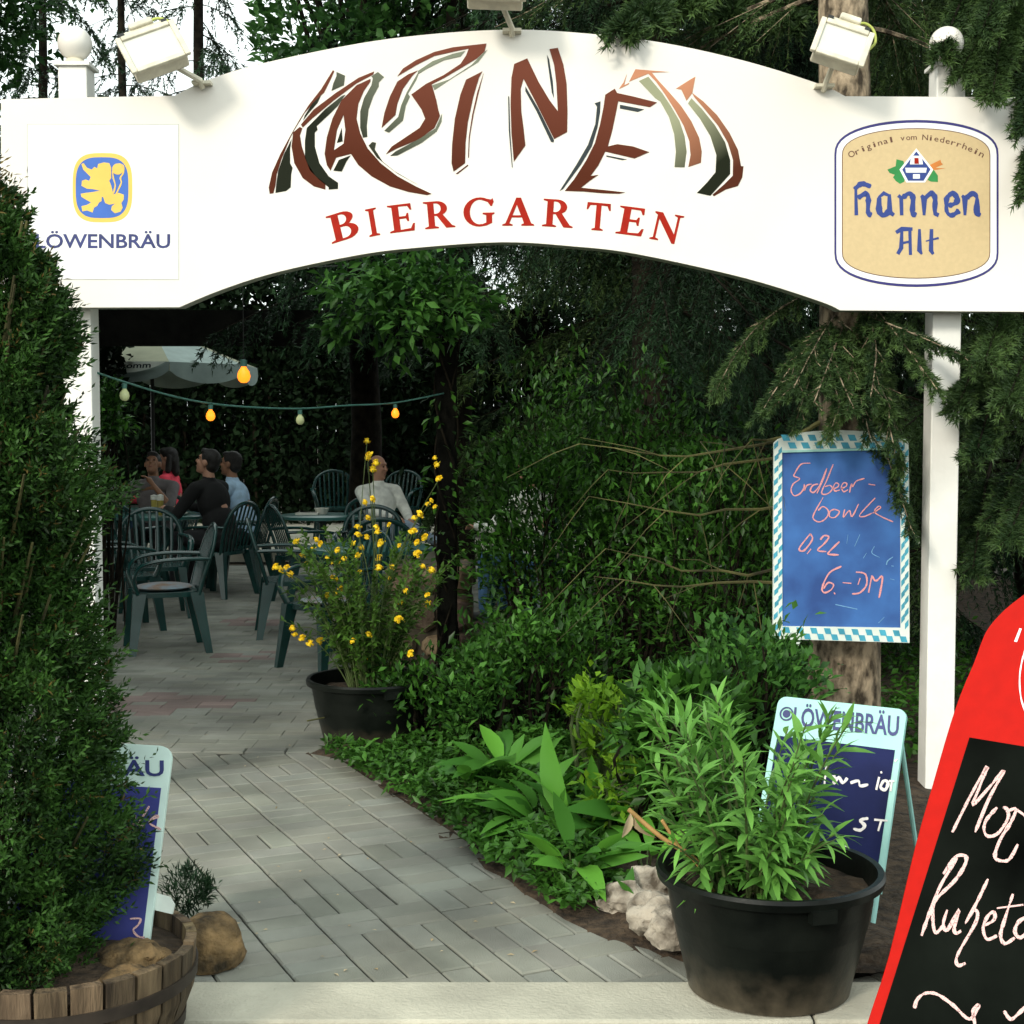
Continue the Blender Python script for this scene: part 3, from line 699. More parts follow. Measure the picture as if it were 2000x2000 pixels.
# right badge
def badge(l, r, t, b, s0, s1, n=26):
    cx = (l + r) / 2; rx = (r - l) / 2
    up = [(cx - rx * math.cos(PI * i / n), s0 - (s0 - t) * max(0.0, math.sin(PI * i / n)) ** 0.80) for i in range(n + 1)]
    dn = [(cx + rx * math.cos(PI * i / n), s1 + (b - s1) * max(0.0, math.sin(PI * i / n)) ** 0.80) for i in range(n + 1)]
    return up + dn
film('badge_rim', 'badge_blue', [c4(badge(385, 1338, 696, 1666, 900, 1468))], 0.0010)
film('badge_white', 'sticker_white', [c4(badge(397, 1326, 713, 1650, 900, 1468))], 0.0014)
film('badge_line', 'brown_ink', [c4(badge(428, 1290, 744, 1618, 905, 1462))], 0.0018)
film('badge_field', 'beige', [c4(badge(433, 1285, 749, 1613, 905, 1462))], 0.0022)
film('hop_leaves', 'leaf_print', [c4([(692,985),(740,965),(745,925),(785,935),(800,985),(790,1055),(765,1068),(740,1050),(725,1030),(735,1015),(705,1005)]), c4([(925,1045),(960,985),(985,1020),(985,1057),(945,1055)])], 0.0027)
film('barley_ears', 'ear_print', [c4([(935,960),(1000,928),(1005,945),(1015,955),(970,975),(1030,978),(950,990)])], 0.0027)
film('emblem_white', 'sticker_white', [c4([(860,862),(958,985),(910,1060),(802,1060),(762,985)])], 0.0031)
film('emblem_blue', 'badge_text', [c4([(860,880),(942,984),(902,1050),(812,1050),(778,985)])], 0.0036)
film('emblem_bars', 'sticker_white', [c4([(830,905),(890,905),(898,955),(822,955)]), c4([(795,975),(920,975),(915,1003),(800,1003)]), c4([(840,1012),(880,1012),(880,1038),(840,1038)])], 0.0041)
film('emblem_red', 'red_letter', [c4([(848,918),(872,918),(874,952),(848,952)])], 0.0048)
mb = MB()
NIB = 34 * .33647 / 478
for st_ in ([(508,1080),(512,1250)], [(500,1100),(538,1068),(560,1070),(597,1084)], [(520,1150),(565,1125),(581,1150),(580,1232),(601,1250)],
            [(645,1140),(645,1225),(672,1250),(705,1222)], [(642,1145),(672,1122),(700,1135)], [(703,1128),(705,1232),(730,1250)],
            [(755,1135),(772,1150),(775,1250)], [(780,1150),(815,1124),(840,1148),(838,1232),(860,1250)], [(888,1135),(905,1150),(905,1250)], [(912,1150),(945,1124),(968,1148),(968,1232),(990,1250)],
            [(1036,1140),(1036,1225),(1066,1250),(1110,1222)], [(1036,1148),(1070,1122),(1096,1150),(1088,1178),(1045,1196)], [(1125,1135),(1142,1150),(1142,1250)], [(1150,1150),(1185,1124),(1211,1148),(1211,1230),(1233,1250)],
            [(742,1350),(775,1330),(838,1330)], [(776,1335),(772,1440),(752,1475)], [(822,1335),(826,1480)], [(775,1412),(825,1402)], [(878,1330),(878,1455),(892,1476)], [(948,1330),(945,1455),(958,1476)], [(915,1400),(990,1382)]):
    mb.stroke(sp(c4(st_)), NIB * (0.62 if st_ in ([(915,1400),(990,1382)], [(775,1412),(825,1402)]) else 0.95), SP, 0.002, 0.0030, len(st_) > 3)
gb(mb, 'blackletter_lettering', 'badge_text')
mb = MB()
arcpts = [(478,905),(500,890),(532,872),(566,857),(602,842),(640,830),(672,825),(708,820),(745,817),(788,812),(830,812),(872,812),(905,815),(945,818),(985,826),(1020,834),(1058,844),(1096,858),(1130,872),(1165,888),(1198,903),(1228,918)]
txt = 'Original vom Niederrhein'
pl_pts = []
for i in range(len(txt)):
    t = i / (len(txt) - 1); ux = 492 + (1232 - 492) * t
    dv = 812 + 98 * ((ux - 862) / 370) ** 2
    slope = 2 * 98 * (ux - 862) / 370 ** 2
    if txt[i] == ' ': continue
    hw = (6 if txt[i] in 'il' else 17 if txt[i] in 'ONm' else 12)
    nx_, ny_ = slope, -1.0
    a = (ux - hw, dv - hw * slope); b = (ux + hw, dv + hw * slope)
    put_text(mb, txt[i], SP, sp(c4([a, b, (a[0] + slope * 32, a[1] - 32)])), 0.0028, 0.0, 0.006)
gb(mb, 'arched_lettering', 'brown_ink')

# floodlights clamped on the upper edge of the sign
def floodlight(name_label, uv_mount, uv_body, roll, yaw, size=(0.215, 0.165)):
    a = P(*uv_mount, GY - 0.03); b = P(*uv_body, GY - 0.17)
    t = thing('floodlight', name_label, 'floodlight', a, 0, 'floodlights on the arch')
    m = MB(); b_ = b - a
    m.tube([(0, 0.01, -0.02), (0, -0.02, 0.0), b_ * 0.45, b_ * 0.9], 0.0115, 8)
    m.box((0, 0.015, -0.004), (0.075, 0.07, 0.012)); m.build('arm', 'cream', t, 30)
    rot = Matrix.Rotation(roll, 3, 'Y') @ Matrix.Rotation(yaw, 3, 'Z') @ Matrix.Rotation(R(-24), 3, 'X')
    w, h = size
    def bb(c, s, tp=1.0): m.box(b_ + rot @ Vector(c), s, rot, tp)
    m = MB(); bb((0, 0, 0), (w, 0.07, h)); bb((0, 0, h / 2 + 0.02), (w * 0.86, 0.06, 0.05)); bb((0, -0.012, h / 2 + 0.055), (w * 0.45, 0.06, 0.03))
    o = m.build('housing', 'cream', t); q = o.modifiers.new('b', 'BEVEL'); q.width = 0.008; q.segments = 3
    m = MB()
    for s in (-1, 1): bb((s * (w / 2 + 0.002), -0.041, 0), (0.022, 0.016, h + 0.022)); bb((0, -0.041, s * (h / 2 + 0.002)), (w - 0.02, 0.016, 0.022))
    o = m.build('lens_rim', 'cream', t); q = o.modifiers.new('b', 'BEVEL'); q.width = 0.004; q.segments = 2
    m = MB(); bb((0, -0.036, 0), (w - 0.016, 0.006, h - 0.016)); m.build('lens', 'lamp_glass', t)
    m = MB()
    for s in (-1, 1): bb((s * (w / 2 - 0.02), -0.033, h / 2 + 0.028), (0.022, 0.008, 0.020))
    for i in range(5): bb((0, 0.042, -h / 2 + 0.02 + i * h / 5), (w * 0.9, 0.018, 0.005))
    m.build('cooling_fin', 'dark', t)
    m = MB(); pts = [b_ + rot @ Vector(p) for p in ((0.02, 0, h / 2 + 0.06), (0.06, 0, h / 2 + 0.085), (0.10, 0.005, h / 2 + 0.07), (0.122, 0.01, h / 2 + 0.02), (0.105, 0.02, h / 2 - 0.02))]
    m.tube(catmull([tuple(p) for p in pts], 5), 0.0055, 8); m.build('cable', 'yellow_cable', t, 60)
    return t
floodlight('cream floodlight leaning left on the left shoulder of the white arch', (394, 160), (303, 106), R(-24), R(14))
floodlight('cream floodlight above the crown of the white arch, cut off by the frame', (1000, 58), (968, -24), R(2), R(0))
floodlight('cream floodlight with yellow cable leaning right on the right shoulder of the arch', (1610, 166), (1640, 96), R(20), R(-6), (0.19, 0.15))

# ------------------------------------------------------------------ chalkboard hung on the spruce trunk
CY = 5.98
CB = Plane(P(1640, 1250, CY), (1, 0, 0), (0, 0, 1))
def cb(pts): return [CB.px(u, v) for u, v in pts]
def c7(p): return [(1450 + x * .25873, 780 + y * .25873) for x, y in p]
chalk = thing('chalkboard', 'blue chalkboard with blue and white lozenge border hanging on the spruce trunk', 'chalkboard', (P(1640, 1250, CY).x, CY, P(1640, 1250, CY).z))
def kb_(mb, name, m, par=None, **k):
    o = mb.build(name, m, None, **k); o.parent = par or chalk; o.location = -Vector(chalk.location); return o
fr = c7([(232,1808),(1262,1838),(1258,640),(1254,330)]) + [(1768, 858), (1735, 846), (1690, 842), (1640, 840), (1590, 842), (1545, 848), (1520, 858)] + c7([(240,330)])
inner = c7([(300,395),(905,365),(1195,380),(1195,1725),(302,1712)])
mb = MB(); mb.plate([cb(fr), cb(inner)], CB, -0.022, 0.0); kb_(mb, 'border', 'paper')
mb = MB(); mb.plate([cb(c7([(290,380),(1205,360),(1205,1735),(292,1722)]))], CB, -0.020, -0.007); kb_(mb, 'slate', 'board_blue')
mb = MB(); mb.plate([cb(c7([(300,385),(1195,362),(1195,378),(300,402)]))], CB, -0.006, 0.003); kb_(mb, 'top_ledge', 'board_frame')
mb = MB()
def rh(x, y, w, h, k, vert=True):
    mb.plate([cb(c7([(x - w, y - h - k), (x + w, y - h + k), (x + w, y + h + k), (x - w, y + h - k)]))], CB, 0.0002, 0.0012)
for i, y in enumerate(np.arange(345, 1790, 92)):
    j = random.uniform(-4, 4)
    rh(254 + j, y, 15, 20, -14); rh(284 + j, y + 46, 13, 20, -14)
    if y < 1720: rh(1212, y + 20, 13, 22, -16); rh(1240, y + 66, 13, 22, -16)
for i, x in enumerate(np.arange(330, 1240, 104)):
    y = 1738 + (x - 300) * 0.03
    for dx, dy in ((0, 0), (52, 46)):
        mb.plate([cb(c7([(x + dx - 28, y + dy - 22), (x + dx + 20, y + dy - 20), (x + dx + 32, y + dy + 24), (x + dx - 14, y + dy + 22)]))], CB, 0.0002, 0.0012)
for i, u in enumerate(range(1534, 1758, 26)):
    for dv, du in ((0, 0), (15, 13)): mb.plate([cb([(u + du - 9, 849 + dv), (u + du + 5, 849 + dv), (u + du + 10, 861 + dv), (u + du - 4, 861 + dv)])], CB, 0.0002, 0.0012)
kb_(mb, 'lozenges', 'lozenge')
mb = MB(); mb.plate([cb(c7([(330,1790),(380,1745),(440,1780),(432,1830),(415,1870),(395,1835)]))], CB, 0.001, 0.010); kb_(mb, 'torn_paper', 'paper')
mb = MB(); W = 0.0058
for s in ([(515,482),(445,490),(400,555),(392,580),(435,600),(385,640),(370,690),(395,728),(445,705),(475,650)], [(470,640),(468,690),(490,650),(525,640)],
          [(575,640),(535,650),(515,690),(545,700),(590,640),(640,520)], [(640,520),(610,610),(565,710)], [(688,490),(640,610),(600,705),(640,715),(680,680),(665,650),(625,660)],
          [(690,676),(722,662),(730,642),(708,632),(690,662),(702,692),(738,684)], [(750,674),(784,658),(790,637),(768,630),(750,660),(766,697),(800,682)], [(812,704),(818,670),(828,640),(836,660),(862,618),(925,597)], [(955,640),(1005,648)],
          [(612,740),(540,870),(545,910),(590,925),(640,890),(650,840),(610,810),(575,840)], [(700,830),(665,845),(660,885),(700,892),(735,850),(700,830)], [(775,830),(765,890),(810,840),(830,885),(880,790)],
          [(1005,745),(890,870),(920,885),(980,860)], [(985,860),(1045,820),(1030,808),(1000,850),(1060,890),(1140,925)],
          [(515,1015),(440,1110),(435,1140),(470,1140),(530,1060),(515,1015)], [(520,1130),(490,1168)], [(590,1060),(620,1030),(655,1040),(620,1090),(570,1140),(635,1150)], [(735,1075),(650,1160),(670,1172),(730,1175)],
          [(750,1262),(660,1310),(605,1420),(620,1460),(670,1440),(690,1400),(650,1385),(615,1430)], [(695,1460),(702,1472)], [(760,1385),(825,1390)], [(860,1305),(930,1320),(940,1400),(890,1460),(830,1470)], [(892,1350),(875,1400)],
          [(980,1330),(955,1460)], [(980,1330),(1010,1372),(1060,1340),(1035,1500)]):
    mb.stroke(cb(c7(s)), W * (1.35 if s[0][1] > 1000 else 1.0), CB, -0.0068, -0.0055)
kb_(mb, 'chalk_writing', 'chalk_pink')
mb = MB()
for s in ([(705,1550),(870,1585)], [(1140,1190),(1100,1220),(1090,1250)], [(1128,1258),(1145,1260)], [(1120,1356),(1150,1364)]): mb.stroke(cb(c7(s)), 0.005, CB, -0.0068, -0.0056)
for s in ([(890,1020),(850,1110)], [(940,1160),(915,1200)], [(1000,1110),(980,1160),(1040,1195)], [(1030,1690),(1075,1645)], [(800,1020),(790,1090)]): mb.stroke(cb(c7(s)), 0.0028, CB, -0.0068, -0.0058)
kb_(mb, 'chalk_smudges', 'chalk_faint')

# ------------------------------------------------------------------ the two folding pavement boards with pale frames, and the red one
def leaning_board(name, label, TL, TR, foot, mats, panel_h, rad, head_h, side, name_quad, text_name, writing, chalk_m, W, tubing=True):
    TL, TR, foot = Vector(TL), Vector(TR), Vector(foot)
    ex = (TR - TL); w = ex.length
    pl = Plane(TR, ex, TR - foot)
    t = thing(name, label, 'sign board', foot)
    def put(mb, n, m, **k):
        o = mb.build(n, m, None, **k); o.parent = t; o.location = -foot; return o
    H_ = panel_h
    rr = [(-w, -H_), (0, -H_), (0, -rad)] + [(-rad + rad * math.cos(a), -rad + rad * math.sin(a)) for a in np.linspace(0, PI / 2, 8)[1:]] + [(-w + rad - rad * math.sin(a), -rad + rad * math.cos(a)) for a in np.linspace(0, PI / 2, 8)]
    m = MB(); m.plate([rr], pl, -0.016, 0.0); o = put(m, 'frame', mats[0]); q = o.modifiers.new('b', 'BEVEL'); q.width = 0.003; q.segments = 2
    m = MB(); m.plate([[(-w + side, -H_ + 0.004), (-side, -H_ + 0.004), (-side, -head_h), (-w + side, -head_h)]], pl, 0.0005, 0.0022); put(m, 'slate', mats[1])
    L = pl.px(0, 0)
    m = MB(); put_text(m, text_name, pl, [pl.px(*p) for p in name_quad], 0.002); put(m, 'blue_lettering', 'letter_blue')
    m = MB()
    for s in writing: m.stroke([pl.px(*p) for p in s], W, pl, 0.0024, 0.0036)
    put(m, 'chalk_writing', chalk_m)
    ft = pl.o - pl.ey * ((TR - foot).length)
    back = pl.n * -1; back.z = 0; back.normalize()
    m = MB()
    for x in () if not tubing else (-w + 0.012, -0.012):
        top_ = pl.at(x, -H_ * 0.5, -0.010); b = pl.at(x, -((TR - foot).length) + 0.0, -0.010); b.z = 0.008
        m.tube([top_, b, b + (pl.ex * (-0.035 if x > -0.1 else 0.035))], 0.008, 8)
        m.tube([pl.at(x, -0.10, -0.022), pl.at(x, -0.2, -0.04) * 0 + Vector((top_.x, top_.y, 0)) + back * 0.34 + Vector((0, 0, 0.008))], 0.008, 8)
    if tubing: put(m, 'leg_tubing', mats[0], smooth=40)
    return t, pl, put
def c9(p): return [(1250 + x * .3882, 1250 + y * .3882) for x, y in p]
def cL(p): return [(x * .3106, 1400 + y * .3106) for x, y in p]
TRb, TLb = P(1772, 1386, 4.55), P(1521, 1359, 4.79)
leaning_board('pavement_board', 'navy pavement board with turquoise frame behind the pot of leafy stems', TLb, TRb, G(1712, 1838), ('board_frame', 'board_navy'), 0.585, 0.03, 0.135, 0.020,
    c9([(795,455),(1312,480),(795,340)]) [:3] if False else c9([(770,432),(1300,482),(778,338)]), 'LÖWENBRÄU',
    [c9(s) for s in ([(940,620),(930,725)], [(895,680),(985,688)], [(985,690),(978,722),(1002,692),(1022,720),(1045,695)], [(850,690),(830,705),(860,720)], [(1060,720),(1100,710),(1110,735),(1150,728)], [(1205,690),(1190,755)], [(1214,662),(1217,672)],
      [(1230,705),(1212,740),(1235,755),(1250,720),(1230,705)], [(1255,710),(1282,712)], [(1268,714),(1262,762)], [(1150,898),(1110,908),(1132,935),(1110,958),(1075,950)], [(1180,905),(1247,910)], [(1215,910),(1200,962)],
      [(810,998),(825,1040),(870,1030)], [(880,1050),(910,1028),(940,1058),(980,1038),(1010,1060),(1040,1045),(1075,1080)], [(1283,612),(1297,600)])], 'chalk_white', 0.0105)
TRl, FTl = P(338, 1458, 3.84), P(313, 1866, 3.67)
wdir = Vector((-0.998, 0.03, 0.055)) * 0.385
HL = (TRl - FTl).length
_, pll, putl = leaning_board('pavement_board', 'blue board with white frame standing in the oak barrel behind the conifer', TRl + wdir, TRl, FTl, ('board_frame_white', 'board_violet'), HL, 0.036, 0.112, 0.018,
    cL([(-100,352),(1032,372),(-98,255)]), 'LÖWENBRÄU',
    [cL(s) for s in ([(940,562),(900,630),(868,680),(915,685)], [(945,650),(995,630),(975,625),(940,665),(985,695),(1015,710)], [(855,620),(835,690),(800,695)], [(820,1270),(885,1270),(870,1310),(840,1340),(870,1380),(912,1388)])], 'chalk_rose', 0.0056, False)
# emblem disc on the right board's head
mb = MB()
q = Plane(TRb, TRb - TLb, TRb - G(1712, 1838)); cx, cy = q.px(*c9([(738, 372)])[0])
for r0, r1, d in ((0.024, 0.019, 0.0034), (0.013, 0.0, 0.0034)):
    lp = [(cx + r0 * math.cos(a), cy + r0 * math.sin(a)) for a in np.linspace(0, 2 * PI, 25)[:-1]]
    mb.plate([lp] + ([[(cx + r1 * math.cos(a), cy + r1 * math.sin(a)) for a in np.linspace(0, 2 * PI, 25)[:-1]]] if r1 else []), q, 0.0005, d)
o = mb.build('round_emblem', 'letter_blue'); pb = [x for x in COL.objects if x.name.startswith('pavement_board')][0]; o.parent = pb; o.location = -Vector(pb.location)
# hinge tag on the left board
mb = MB(); pt = pll.at(0.004, -0.385, -0.012)
mb.plate([[(-0.005, -0.71 * HL), (0.035, -0.725 * HL), (0.050, -0.76 * HL), (0.047, -0.805 * HL), (-0.005, -0.79 * HL)]], pll, -0.03, -0.018)
o = putl(mb, 'hinge_tag', 'paper')

redb = thing('menu_board', 'big red menu board with rounded top and black slate, cut by the right edge', 'sign board', (0, 0, 0))
RF, RT = G(1640, 2184), P(1856, 1413, 3.5)
ln = RT - RF; ln.z = 0; wd = Vector((ln.y, -ln.x, 0)).normalized()
RP = Plane(RT, wd, RT - RF)
def rp(pts): return [RP.px(u, v) for u, v in pts]
lp = c9([(1060,2250),(1140,1932),(1250,1590),(1380,1050),(1470,730),(1560,420),(1620,250),(1680,110),(1720,0)]) + [(1932, 1223), (1962, 1190), (2000, 1160)]
left = catmull(rp(lp), 3)
right_x = 0.78
mirror = [(right_x - p[0] * 1.0, p[1]) for p in left]
bottom = RP.px(*[RF.x, 0]) if False else None
ybot = (Vector((0, 0, 0)) - Vector((0, 0, RP.o.z - 0.01))).z / RP.ey.z
xl = left[0][0]
apex = max(p[1] for p in left) + 0.10
topx = [(left[-1][0] + (mirror[-1][0] - left[-1][0]) * t, left[-1][1] + (apex - left[-1][1]) * math.sin(PI * t)) for t in np.linspace(0, 1, 14)[1:-1]]
outl = [p for p in left if p[1] > ybot] + topx + [p for p in reversed(mirror) if p[1] > ybot]
e0 = outl[0]; outl = [(e0[0] - 0.012, ybot)] + outl + [(right_x - e0[0] + 0.012, ybot)]
mb = MB(); mb.plate([outl], RP, -0.03, 0.0); o = mb.build('panel', 'red', redb); bvm = o.modifiers.new('b', 'BEVEL'); bvm.width = 0.010; bvm.segments = 4; bvm.limit_method = 'ANGLE'; bvm.angle_limit = R(50)
sl_ = rp(c9([(1660,492),(1245,1990)])); sx0, sx1 = sl_[0][0], sl_[1][0]
mb = MB(); mb.plate([[(sl_[1][0] - 0.03, ybot + 0.08), (right_x - sl_[1][0] + 0.03, ybot + 0.08), (right_x - sl_[0][0], sl_[0][1]), (sl_[0][0], sl_[0][1])]], RP, 0.0005, 0.003); mb.build('slate', 'black_slate', redb)
mb = MB()
for s in ([(1575,970),(1665,790),(1750,640),(1715,735),(1680,830),(1760,745),(1835,660),(1760,800),(1690,970)], [(1800,845),(1745,910),(1735,960),(1755,990),(1805,975),(1855,900),(1850,855),(1830,845)],
          [(1862,860),(1895,855),(1870,920),(1820,1000),(1790,1080),(1805,1110),(1860,1108),(1905,1030)], [(1895,855),(1932,880),(1960,905)],
          [(1600,1100),(1520,1230),(1470,1350),(1420,1490)], [(1530,1180),(1590,1095),(1640,1090),(1640,1130),(1590,1210),(1500,1300),(1478,1350),(1480,1440),(1495,1475),(1530,1440)], [(1550,1360),(1530,1430),(1550,1462),(1610,1360),(1585,1450),(1595,1478),(1620,1465)],
          [(1755,1205),(1700,1320),(1640,1430)], [(1640,1430),(1680,1365),(1702,1375),(1690,1430),(1610,1570),(1595,1620),(1610,1640),(1642,1628)], [(1735,1440),(1785,1410),(1785,1372),(1755,1390),(1730,1450),(1750,1508),(1800,1490)],
          [(1880,1280),(1835,1420),(1818,1490),(1840,1530),(1890,1500)], [(1800,1352),(1932,1335)], [(1960,1390),(1910,1420),(1890,1470),(1920,1500),(1970,1450)],
          [(1385,1855),(1400,1810),(1440,1780),(1500,1785),(1580,1840),(1660,1910),(1700,1860),(1705,1840),(1680,1870),(1690,1940)], [(1835,1868),(1868,1910),(1905,1885),(1945,1845)]):
    mb.stroke(rp(c9(s)), 0.0085, RP, 0.0032, 0.0044)
mb.build('chalk_writing', 'chalk_rose', redb)
mb = MB(); mb.stroke(rp([(1994, 1228), (1984, 1254)]), 0.012, RP, 0.0005, 0.002); mb.stroke(rp([(2003, 1268), (1995, 1300), (1992, 1330), (1995, 1365), (2004, 1392)]), 0.004, RP, 0.0005, 0.002); mb.build('white_script', 'sticker_white', redb)
mb = MB(); bk = -RP.n; bk.z = 0; bk.normalize()
for x in (0.06, right_x - 0.06): p = RP.at(x, -0.05, -0.035); mb.tube([p, Vector((p.x, p.y, 0.02)) + bk * 0.55], 0.014, 8)
mb.build('rear_leg', 'dark', redb)

# bits of pale litter on the pavers: fallen petals and dry leaf scraps
g = np.random.default_rng(77); n = 46
u_, v_ = g.uniform(380, 1150, n), g.uniform(1420, 1925, n)
lp = np.array([tuple(G(a, b, 0.004)) for a, b in zip(u_, v_)]); ok = np.array([p[0] < right_edge(p[1]) - 0.03 for p in lp]); lp = lp[ok]; n = len(lp)
tag(leaves('litter', lp, np.concatenate([g.normal(size=(n, 2)), np.full((n, 1), 0.08)], 1), np.array([0, 0, 1.0]) + g.normal(size=(n, 3)) * 0.15, g.uniform(0.008, 0.026, n), 0.010, 'lf_dry', None, g.random(n), k=2, bend=0.2), 'scattered pale petals and dry leaf scraps lying on the pavers', 'litter', kind='stuff')
# ================================================================== PLANTS
def tangent_frame(d):
    a = unit(np.cross(d, np.array([0.13, 0.21, 1.0])) + 1e-9); return a, np.cross(d, a)
def sprigs(pos, d, length, k, L, W, angle=55, jitter=0.25):
    """Leaves set spirally along short twigs: returns leaf positions, directions and parent index."""
    n = len(pos); d = unit(d); a, b = tangent_frame(d)
    t = (np.arange(k) + 0.5) / k
    ph = rng.random((n, 1)) * 2 * PI + np.arange(k)[None] * 2.4
    rad = a[:, None] * np.cos(ph)[..., None] + b[:, None] * np.sin(ph)[..., None]
    ang = R(angle) * (1.15 - 0.75 * t)[None, :, None]
    ld = d[:, None] * np.cos(ang) + rad * np.sin(ang) + rng.normal(size=(n, k, 3)) * jitter
    lp = pos[:, None] + d[:, None] * (t[None, :, None] * np.broadcast_to(np.asarray(length, float), (n,))[:, None, None])
    idx = np.repeat(np.arange(n), k)
    return lp.reshape(-1, 3), unit(ld.reshape(-1, 3)), idx

def branch_tree(name, label, cat, x, y, h, r0, zlo, zhi, nb, length, droop, twigs, nneed, nl, nw, seed, m='lf_spruce', bark='bark_dark', group=None, hang=0.5, tl=0.45, lift=0.0, az=None, top=True, trunk_top=None, skip=None, dead=0, boughs=()):
    """A spruce: tapering trunk, drooping limbs, side twigs lined with needles."""
    g = np.random.default_rng(seed); global rng; keep = rng; rng = g
    t = thing(name, label, cat, (x, y, 0), 0, group)
    mb = MB(); hh = trunk_top or h
    mb.tube([(0.03 * math.sin(i * 1.3 + seed), 0.03 * math.cos(i * 1.7), hh * i / 9 - 0.1) for i in range(10)], [max(0.012, r0 * (1 - 0.93 * i / 9 * hh / h)) * (1.22 if i == 0 else 1) for i in range(10)], 18)
    mb.build('trunk', bark, t, 60)
    z = zlo + (zhi - zlo) * (np.arange(nb) + g.random(nb)) / nb
    a = g.random(nb) * 2 * PI if az is None else az[0] + g.random(nb) * (az[1] - az[0])
    Lb = np.array([length(q) for q in z]) * g.uniform(0.75, 1.12, nb)
    rad = np.stack([np.cos(a), np.sin(a), np.zeros(nb)], 1)
    K = 9; tt = np.linspace(0, 1, K)
    pts = rad[:, None] * (Lb[:, None] * tt)[..., None]
    pts[..., 2] += z[:, None] + Lb[:, None] * (lift * tt - droop * tt ** 1.6)
    pts[..., :2] += (g.normal(size=(nb, 1, 2)) * 0.12) * (tt ** 2)[None, :, None] * Lb[:, None, None]
    if skip is not None:
        okb = [i for i in range(nb) if not any(skip(Vector(p) + Vector((x, y, 0))) for p in pts[i])]
        pts, Lb, nb = pts[okb], Lb[okb], len(okb)
    free = nb
    for b0, b1, sag in boughs:
        b0, b1 = np.array(b0) - [x, y, 0], np.array(b1) - [x, y, 0]
        q = b0 + (b1 - b0) * tt[:, None]; q[:, 2] += sag * np.sin(PI * tt) + g.normal() * 0.02
        q[:, :2] += g.normal(size=2) * 0.05 * np.sin(PI * tt)[:, None]
        pts = np.concatenate([pts, q[None]]); Lb = np.append(Lb, np.linalg.norm(b1 - b0)); nb += 1
    FREE = []
    mb = MB()
    for i in range(nb): mb.tube([tuple(p) for p in pts[i]], [max(0.0025, 0.0075 * Lb[i] * (1 - 0.85 * q)) for q in tt], 5, cap=False)
    TP, TD, TL, TB = [], [], [], []
    for i in range(nb):
        n = max(4, int(twigs * Lb[i] * (1.5 if i >= free else 1))); s = np.sort(g.uniform(0.12 if i < free else (0.25 if Lb[i] < 2.2 else 0.72), 1.0, n)); FREE.append(np.full(n, i >= free)); f = s * (K - 1); j = np.minimum(f.astype(int), K - 2); u = (f - j)[:, None]
        p = pts[i][j] * (1 - u) + pts[i][j + 1] * u; dr = unit(pts[i][j + 1] - pts[i][j])
        sd = np.cross(dr, np.array([0, 0, 1.0])) * np.where(g.random(n) < 0.5, 1, -1)[:, None]
        dv = unit(dr * 0.75 + sd * g.uniform(0.3, 1.0, (n, 1)) + np.array([0, 0, -1.0]) * (hang * (1.0 if i < free else 0.5) * g.uniform(0.3, 1.5, (n, 1))) + g.normal(size=(n, 3)) * 0.12)
        TP.append(p); TD.append(dv); TL.append(tl * (1.1 - 0.65 * s) * g.uniform(0.6, 1.3, n) * (min(1.3, 0.5 + Lb[i] * 0.4) if i < free else 0.42)); TB.append(np.full(n, g.random() * 0.5))
    TP, TD, TL, TB = map(np.concatenate, (TP, TD, TL, TB))
    if skip is not None:
        ok = np.array([fr_ or not skip(Vector(p) + Vector((x, y, 0))) for p, fr_ in zip(TP + TD * TL[:, None] * 0.6, np.concatenate(FREE))]); TP, TD, TL, TB = TP[ok], TD[ok], TL[ok], TB[ok]
    for p, d, l in list(zip(TP, TD, TL))[::3]: mb.tube([tuple(p), tuple(p + d * l * 0.9)], [0.003, 0.0015], 3, cap=False)
    mb.build('limbs', bark, t)
    q = rng.random((len(TP), nneed)); pos = TP[:, None] + TD[:, None] * (q * TL[:, None])[..., None]
    pos[..., 2] -= 0.25 * (q ** 2) * TL[:, None] * hang
    rd = unit(rng.normal(size=(len(TP), nneed, 3)))
    dd = unit(TD[:, None] * 0.9 + rd * 0.85)
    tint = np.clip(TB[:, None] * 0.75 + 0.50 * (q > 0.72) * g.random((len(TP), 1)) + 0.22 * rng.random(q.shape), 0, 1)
    link('crown', needle_mesh('needles', pos.reshape(-1, 3), dd.reshape(-1, 3), nl * rng.uniform(0.7, 1.25, pos.size // 3), nw, tint.ravel()), m, t)
    if dead:
        mb = MB()
        for i in range(dead):
            zz, aa, ll = g.uniform(0.8, 1.75), g.uniform(2.6, 3.5), g.uniform(0.5, 1.3)
            p = Vector((0.1 * math.cos(aa), 0.1 * math.sin(aa), zz)); pp = [tuple(p)]
            for k in range(7):
                p = p + Vector((math.cos(aa), math.sin(aa), -0.25 + 0.08 * k)) * ll / 7 + Vector(g.normal(size=3)) * 0.02; pp.append(tuple(p))
            mb.tube(pp, [0.009 * (1 - k / 8.2) for k in range(8)], 5)
            for k in range(2, 8):
                e = Vector(pp[k]); dv = Vector(g.normal(size=3)) * 0.5 + Vector((math.cos(aa) * 0.3, math.sin(aa) * 0.3, -0.8)); dv.normalize()
                mb.tube([pp[k], tuple(e + dv * 0.12 + Vector((0, 0, -0.01))), tuple(e + dv * g.uniform(0.2, 0.42) + Vector((0, 0, -0.06)))], [0.003, 0.0022, 0.001], 3, cap=False)
        mb.build('bare_branches', 'twig', t)
    rng = keep
    return t

